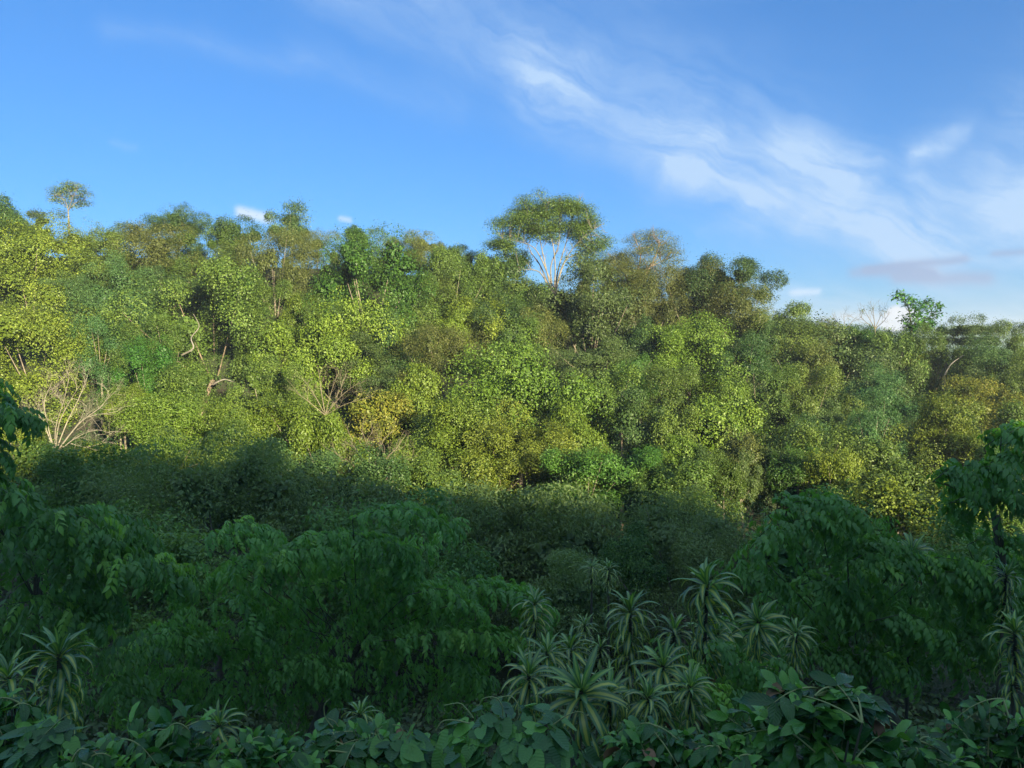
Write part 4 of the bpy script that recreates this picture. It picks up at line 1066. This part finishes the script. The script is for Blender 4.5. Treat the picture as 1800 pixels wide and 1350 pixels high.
# ------------------------------------------------------------------ glossy bushes along the bottom
def gleaf(k): return blade_mesh('leaf', M['coffee'], (.05, .3, .55, 1.0)[k], L=.17, W=.068, prof=OVAL, bend=(.5, .9, 1.3, .7)[k], fold=.28, wav=(.22, .12, .25, .18)[k], seed=k, hump=.25)
GL = [gleaf(k) for k in range(4)]
GDRY = blade_mesh('leaf', M['dry'], .4, L=.15, W=.07, prof=OVAL, bend=1.6, fold=.8, wav=.3, seed=12)
def glossy_bush(px, py, w, h, y, label, seed, n=280, big=1.0):
    r = np.random.default_rng(seed)
    c = at(px, py + h / 2, y); rx, rz = w / 2 * y / F, h / 2 * y / F
    b = np.array([c[0], y, min(gz(c[0], y) - .05, c[2] - rz)])
    root = empty('glossy_bush', tuple(b)); tag(root, label, 'bush', 'glossy-leaved bushes along the bottom')
    top = c - b; n_st = 5; cnt = 0; S_ = []
    stems = []
    for i in range(n_st):
        e = top + np.array([r.uniform(-.5, .5) * rx, r.uniform(-.6, .4) * rx, rz * r.uniform(.5, .95)])
        pts = bez((r.uniform(-.1, .1), r.uniform(-.1, .1), 0), (e[0] * .4, e[1] * .4, e[2] * .6), e, 8); stems.append(pts)
        T = Tubes(); T.add(pts, np.linspace(.022, .006, 8), 5); obj('stem', T.mesh('stem', M['stem']), root)
    brs = []
    for i in range(26):
        d = unit(r.normal(size=3)); d[2] = abs(d[2]) * 1.1 - .15; d[1] = -abs(d[1]) * .8 + .25
        tip = top + unit(d) * np.array([rx, rx * .9, rz]) * r.uniform(.82, 1.04)
        st = stems[r.integers(n_st)]; a = st[r.integers(4, 8)]
        pts = bez(a, (a + tip) / 2 + np.array([0, 0, .10]), tip, 9); brs.append(pts)
        T = Tubes(); T.add(pts, np.linspace(.008, .003, 9), 4); o = obj('branch', T.mesh('branch', M['tendril']), root)
    per = max(8, n // 26)
    for pts in brs:
        for q in range(per):
            if cnt >= 290: break
            f = 1.0 - .8 * (q // 2) / max(per // 2, 1); p = np.array([np.interp(f, np.linspace(0, 1, 9), pts[:, k]) for k in range(3)])
            tg = unit(pts[-1] - pts[-3]); side = unit(np.cross(tg, (0, 0, 1))) * (1 if q % 2 else -1)
            x = tg * (r.uniform(.3, .9) if q > 1 else 1.0) + side * r.uniform(.5, 1.0) + np.array([0, 0, r.uniform(-.35, .25)])
            nrm = np.array([0, -.25, 1]) + r.normal(size=3) * .3
            o = obj('leaf', GDRY if r.random() < .018 else GL[r.choice(4, p=(.34, .3, .24, .12)) if q > 1 else 3], root); o.matrix_basis = frame(p, x, nrm, big * r.uniform(.5, 1.2) * (.75 if q < 2 else 1)); cnt += 1
    inner = []
    for i in range(260):
        d = unit(r.normal(size=3)) * r.uniform(.2, .86); p = top + d * np.array([rx, rx * .9, rz])
        x = unit(d + r.normal(size=3) * .5) + np.array([0, 0, -.3]); inner.append((GL[r.integers(3)], frame(p, x, (0, -.2, 1) + r.normal(size=3) * .45, big * r.uniform(.6, 1.1))))
    o = obj('foliage', joined('foliage', [a for a, _ in inner], [m for _, m in inner], M['coffee']), root); o['kind'] = 'stuff'
    return root
for i, (px, py, w, h, y, lab, big) in enumerate([
    (282, 1246, 230, 190, 4.9, 'glossy bush at the bottom left with large dark-green curling leaves', 1.0),
    (1425, 1196, 300, 240, 4.6, 'largest glossy bush, bottom right, with shining pale-blue leaf faces', 1.2),
    (1160, 1272, 220, 160, 5.0, 'glossy bush at the bottom right of the vine mound', .95),
    (640, 1278, 260, 150, 5.1, 'low glossy bush at the bottom left of the vine mound', 1.0),
    (1730, 1228, 220, 200, 5.6, 'glossy bush in the bottom right corner', .95),
    (20, 1222, 170, 200, 5.4, 'glossy bush in the bottom left corner', .9),
    (470, 1300, 190, 130, 4.7, 'low glossy bush between the two bottom left bushes', .95),
    (1600, 1296, 210, 140, 4.8, 'low glossy bush between the largest bush and the corner bush', .85),
    (1290, 1300, 160, 120, 4.5, 'low glossy bush at the bottom edge left of the largest bush', .85),
    (170, 1316, 150, 110, 4.5, 'low glossy bush at the bottom edge right of the left corner bush', .8),
    ]):
    glossy_bush(px, py, w, h, y, lab, 600 + i, big=big)

# ------------------------------------------------------------------ the vine mound
def heart(k):
    a = np.linspace(0, 2 * math.pi, 15)[:-1]
    rr = np.array([1.0, .78, .60, .55, .58, .62, .52, .22, .52, .62, .58, .55, .60, .78]) * .10
    V = [(.055, 0, -.006)] + [(.045 + rr[i] * math.cos(a[i]), rr[i] * math.sin(a[i]), .012 * abs(math.sin(a[i])) - .22 * k * .02 * math.cos(a[i])) for i in range(14)]
    V = np.array(V); n = 14
    Fq = np.array([(0, 1 + i, 1 + (i + 1) % n) for i in range(n)])
    uv = np.stack([.5 + V[:, 1] / .16, V[:, 0] / .15], 1)
    return np_mesh('leaf', V, Fq.ravel(), np.full(n, 3), M['heart'], np.full(n, (.1, .5, 1.0)[k]), uv, smooth=True)
HL = [heart(k) for k in range(3)]
def vine_mound(px, py, w, h, y, label, seed, tendrils, n=270):
    r = np.random.default_rng(seed)
    c = at(px, py + h / 2, y); rx, rz = w / 2 * y / F, h / 2 * y / F
    b = np.array([c[0], y + rx * .6, min(gz(c[0], y), c[2] - rz) - .02])
    root = empty('vine', tuple(b)); tag(root, label, 'vine', 'climbing vines over the bushes')
    cc = c - b
    T = Tubes()
    for i in range(9):
        d = unit(r.normal(size=3)); d[2] = abs(d[2])
        T = Tubes(); e = cc + d * np.array([rx, rx * .8, rz]) * .9
        T.add(bez((r.uniform(-.2, .2), 0, 0), (e[0] * .3, e[1] * .3, e[2] * .9), e, 7), np.linspace(.010, .004, 7), 5); obj('stem', T.mesh('stem', M['stem']), root)
    for i in range(n):
        d = unit(r.normal(size=3)); d[1] = -abs(d[1]) if r.random() < .75 else d[1]; d[2] = d[2] if d[2] > -.5 else -d[2]
        bump = 1 + .16 * math.sin(d[0] * 7 + seed) * math.cos(d[2] * 6)
        p = cc + d * np.array([rx, rx * .8, rz]) * bump * r.uniform(.80, 1.04)
        nrm = d * .8 + np.array([0, -.25, .55]) + r.normal(size=3) * .32
        x = np.array([d[0] * .4, -.2, -.8]) + r.normal(size=3) * .4
        o = obj('leaf', HL[r.integers(3)], root); o.matrix_basis = frame(p, x - unit(nrm) * np.dot(x, unit(nrm)), nrm, r.uniform(.6, 1.25))
    for line in tendrils:
        pts = smooth_line([at(q[0], q[1], y - .1) - b for q in line], 6)
        T = Tubes(); T.add(pts, np.linspace(.0055, .0028, len(pts)), 5); obj('tendril', T.mesh('tendril', M['tendril']), root)
    return root
vine_mound(900, 1244, 290, 210, 5.2, 'mound of heart-shaped vine leaves with looping tendrils at the bottom centre', 3,
    [[(832, 1262), (818, 1244), (806, 1236), (780, 1240)], [(884, 1258), (882, 1240), (870, 1226), (850, 1228), (842, 1240)], [(912, 1256), (910, 1238), (898, 1224), (880, 1226), (872, 1232)],
     [(826, 1272), (800, 1266), (778, 1268), (766, 1284)], [(972, 1274), (996, 1258), (1018, 1251), (1032, 1260)]])
vine_mound(705, 1282, 120, 130, 5.0, 'small tangle of vine leaves and curly tendrils left of the vine mound', 4,
    [[(700, 1300), (708, 1288), (702, 1276), (690, 1274)], [(668, 1300), (664, 1286), (672, 1276)], [(716, 1298), (724, 1284), (736, 1262)]], n=90)
vine_mound(590, 1256, 70, 90, 5.6, 'thin climbing vine with a curling tip behind the low glossy bush', 5, [[(586, 1280), (572, 1262), (570, 1240), (580, 1228)], [(600, 1290), (590, 1270), (576, 1262)]], n=36)
vine_mound(96, 1266, 140, 130, 5.0, 'vine trailing over dry leaves at the lower left', 6, [[(60, 1310), (80, 1290), (110, 1262), (134, 1250)]], n=80)
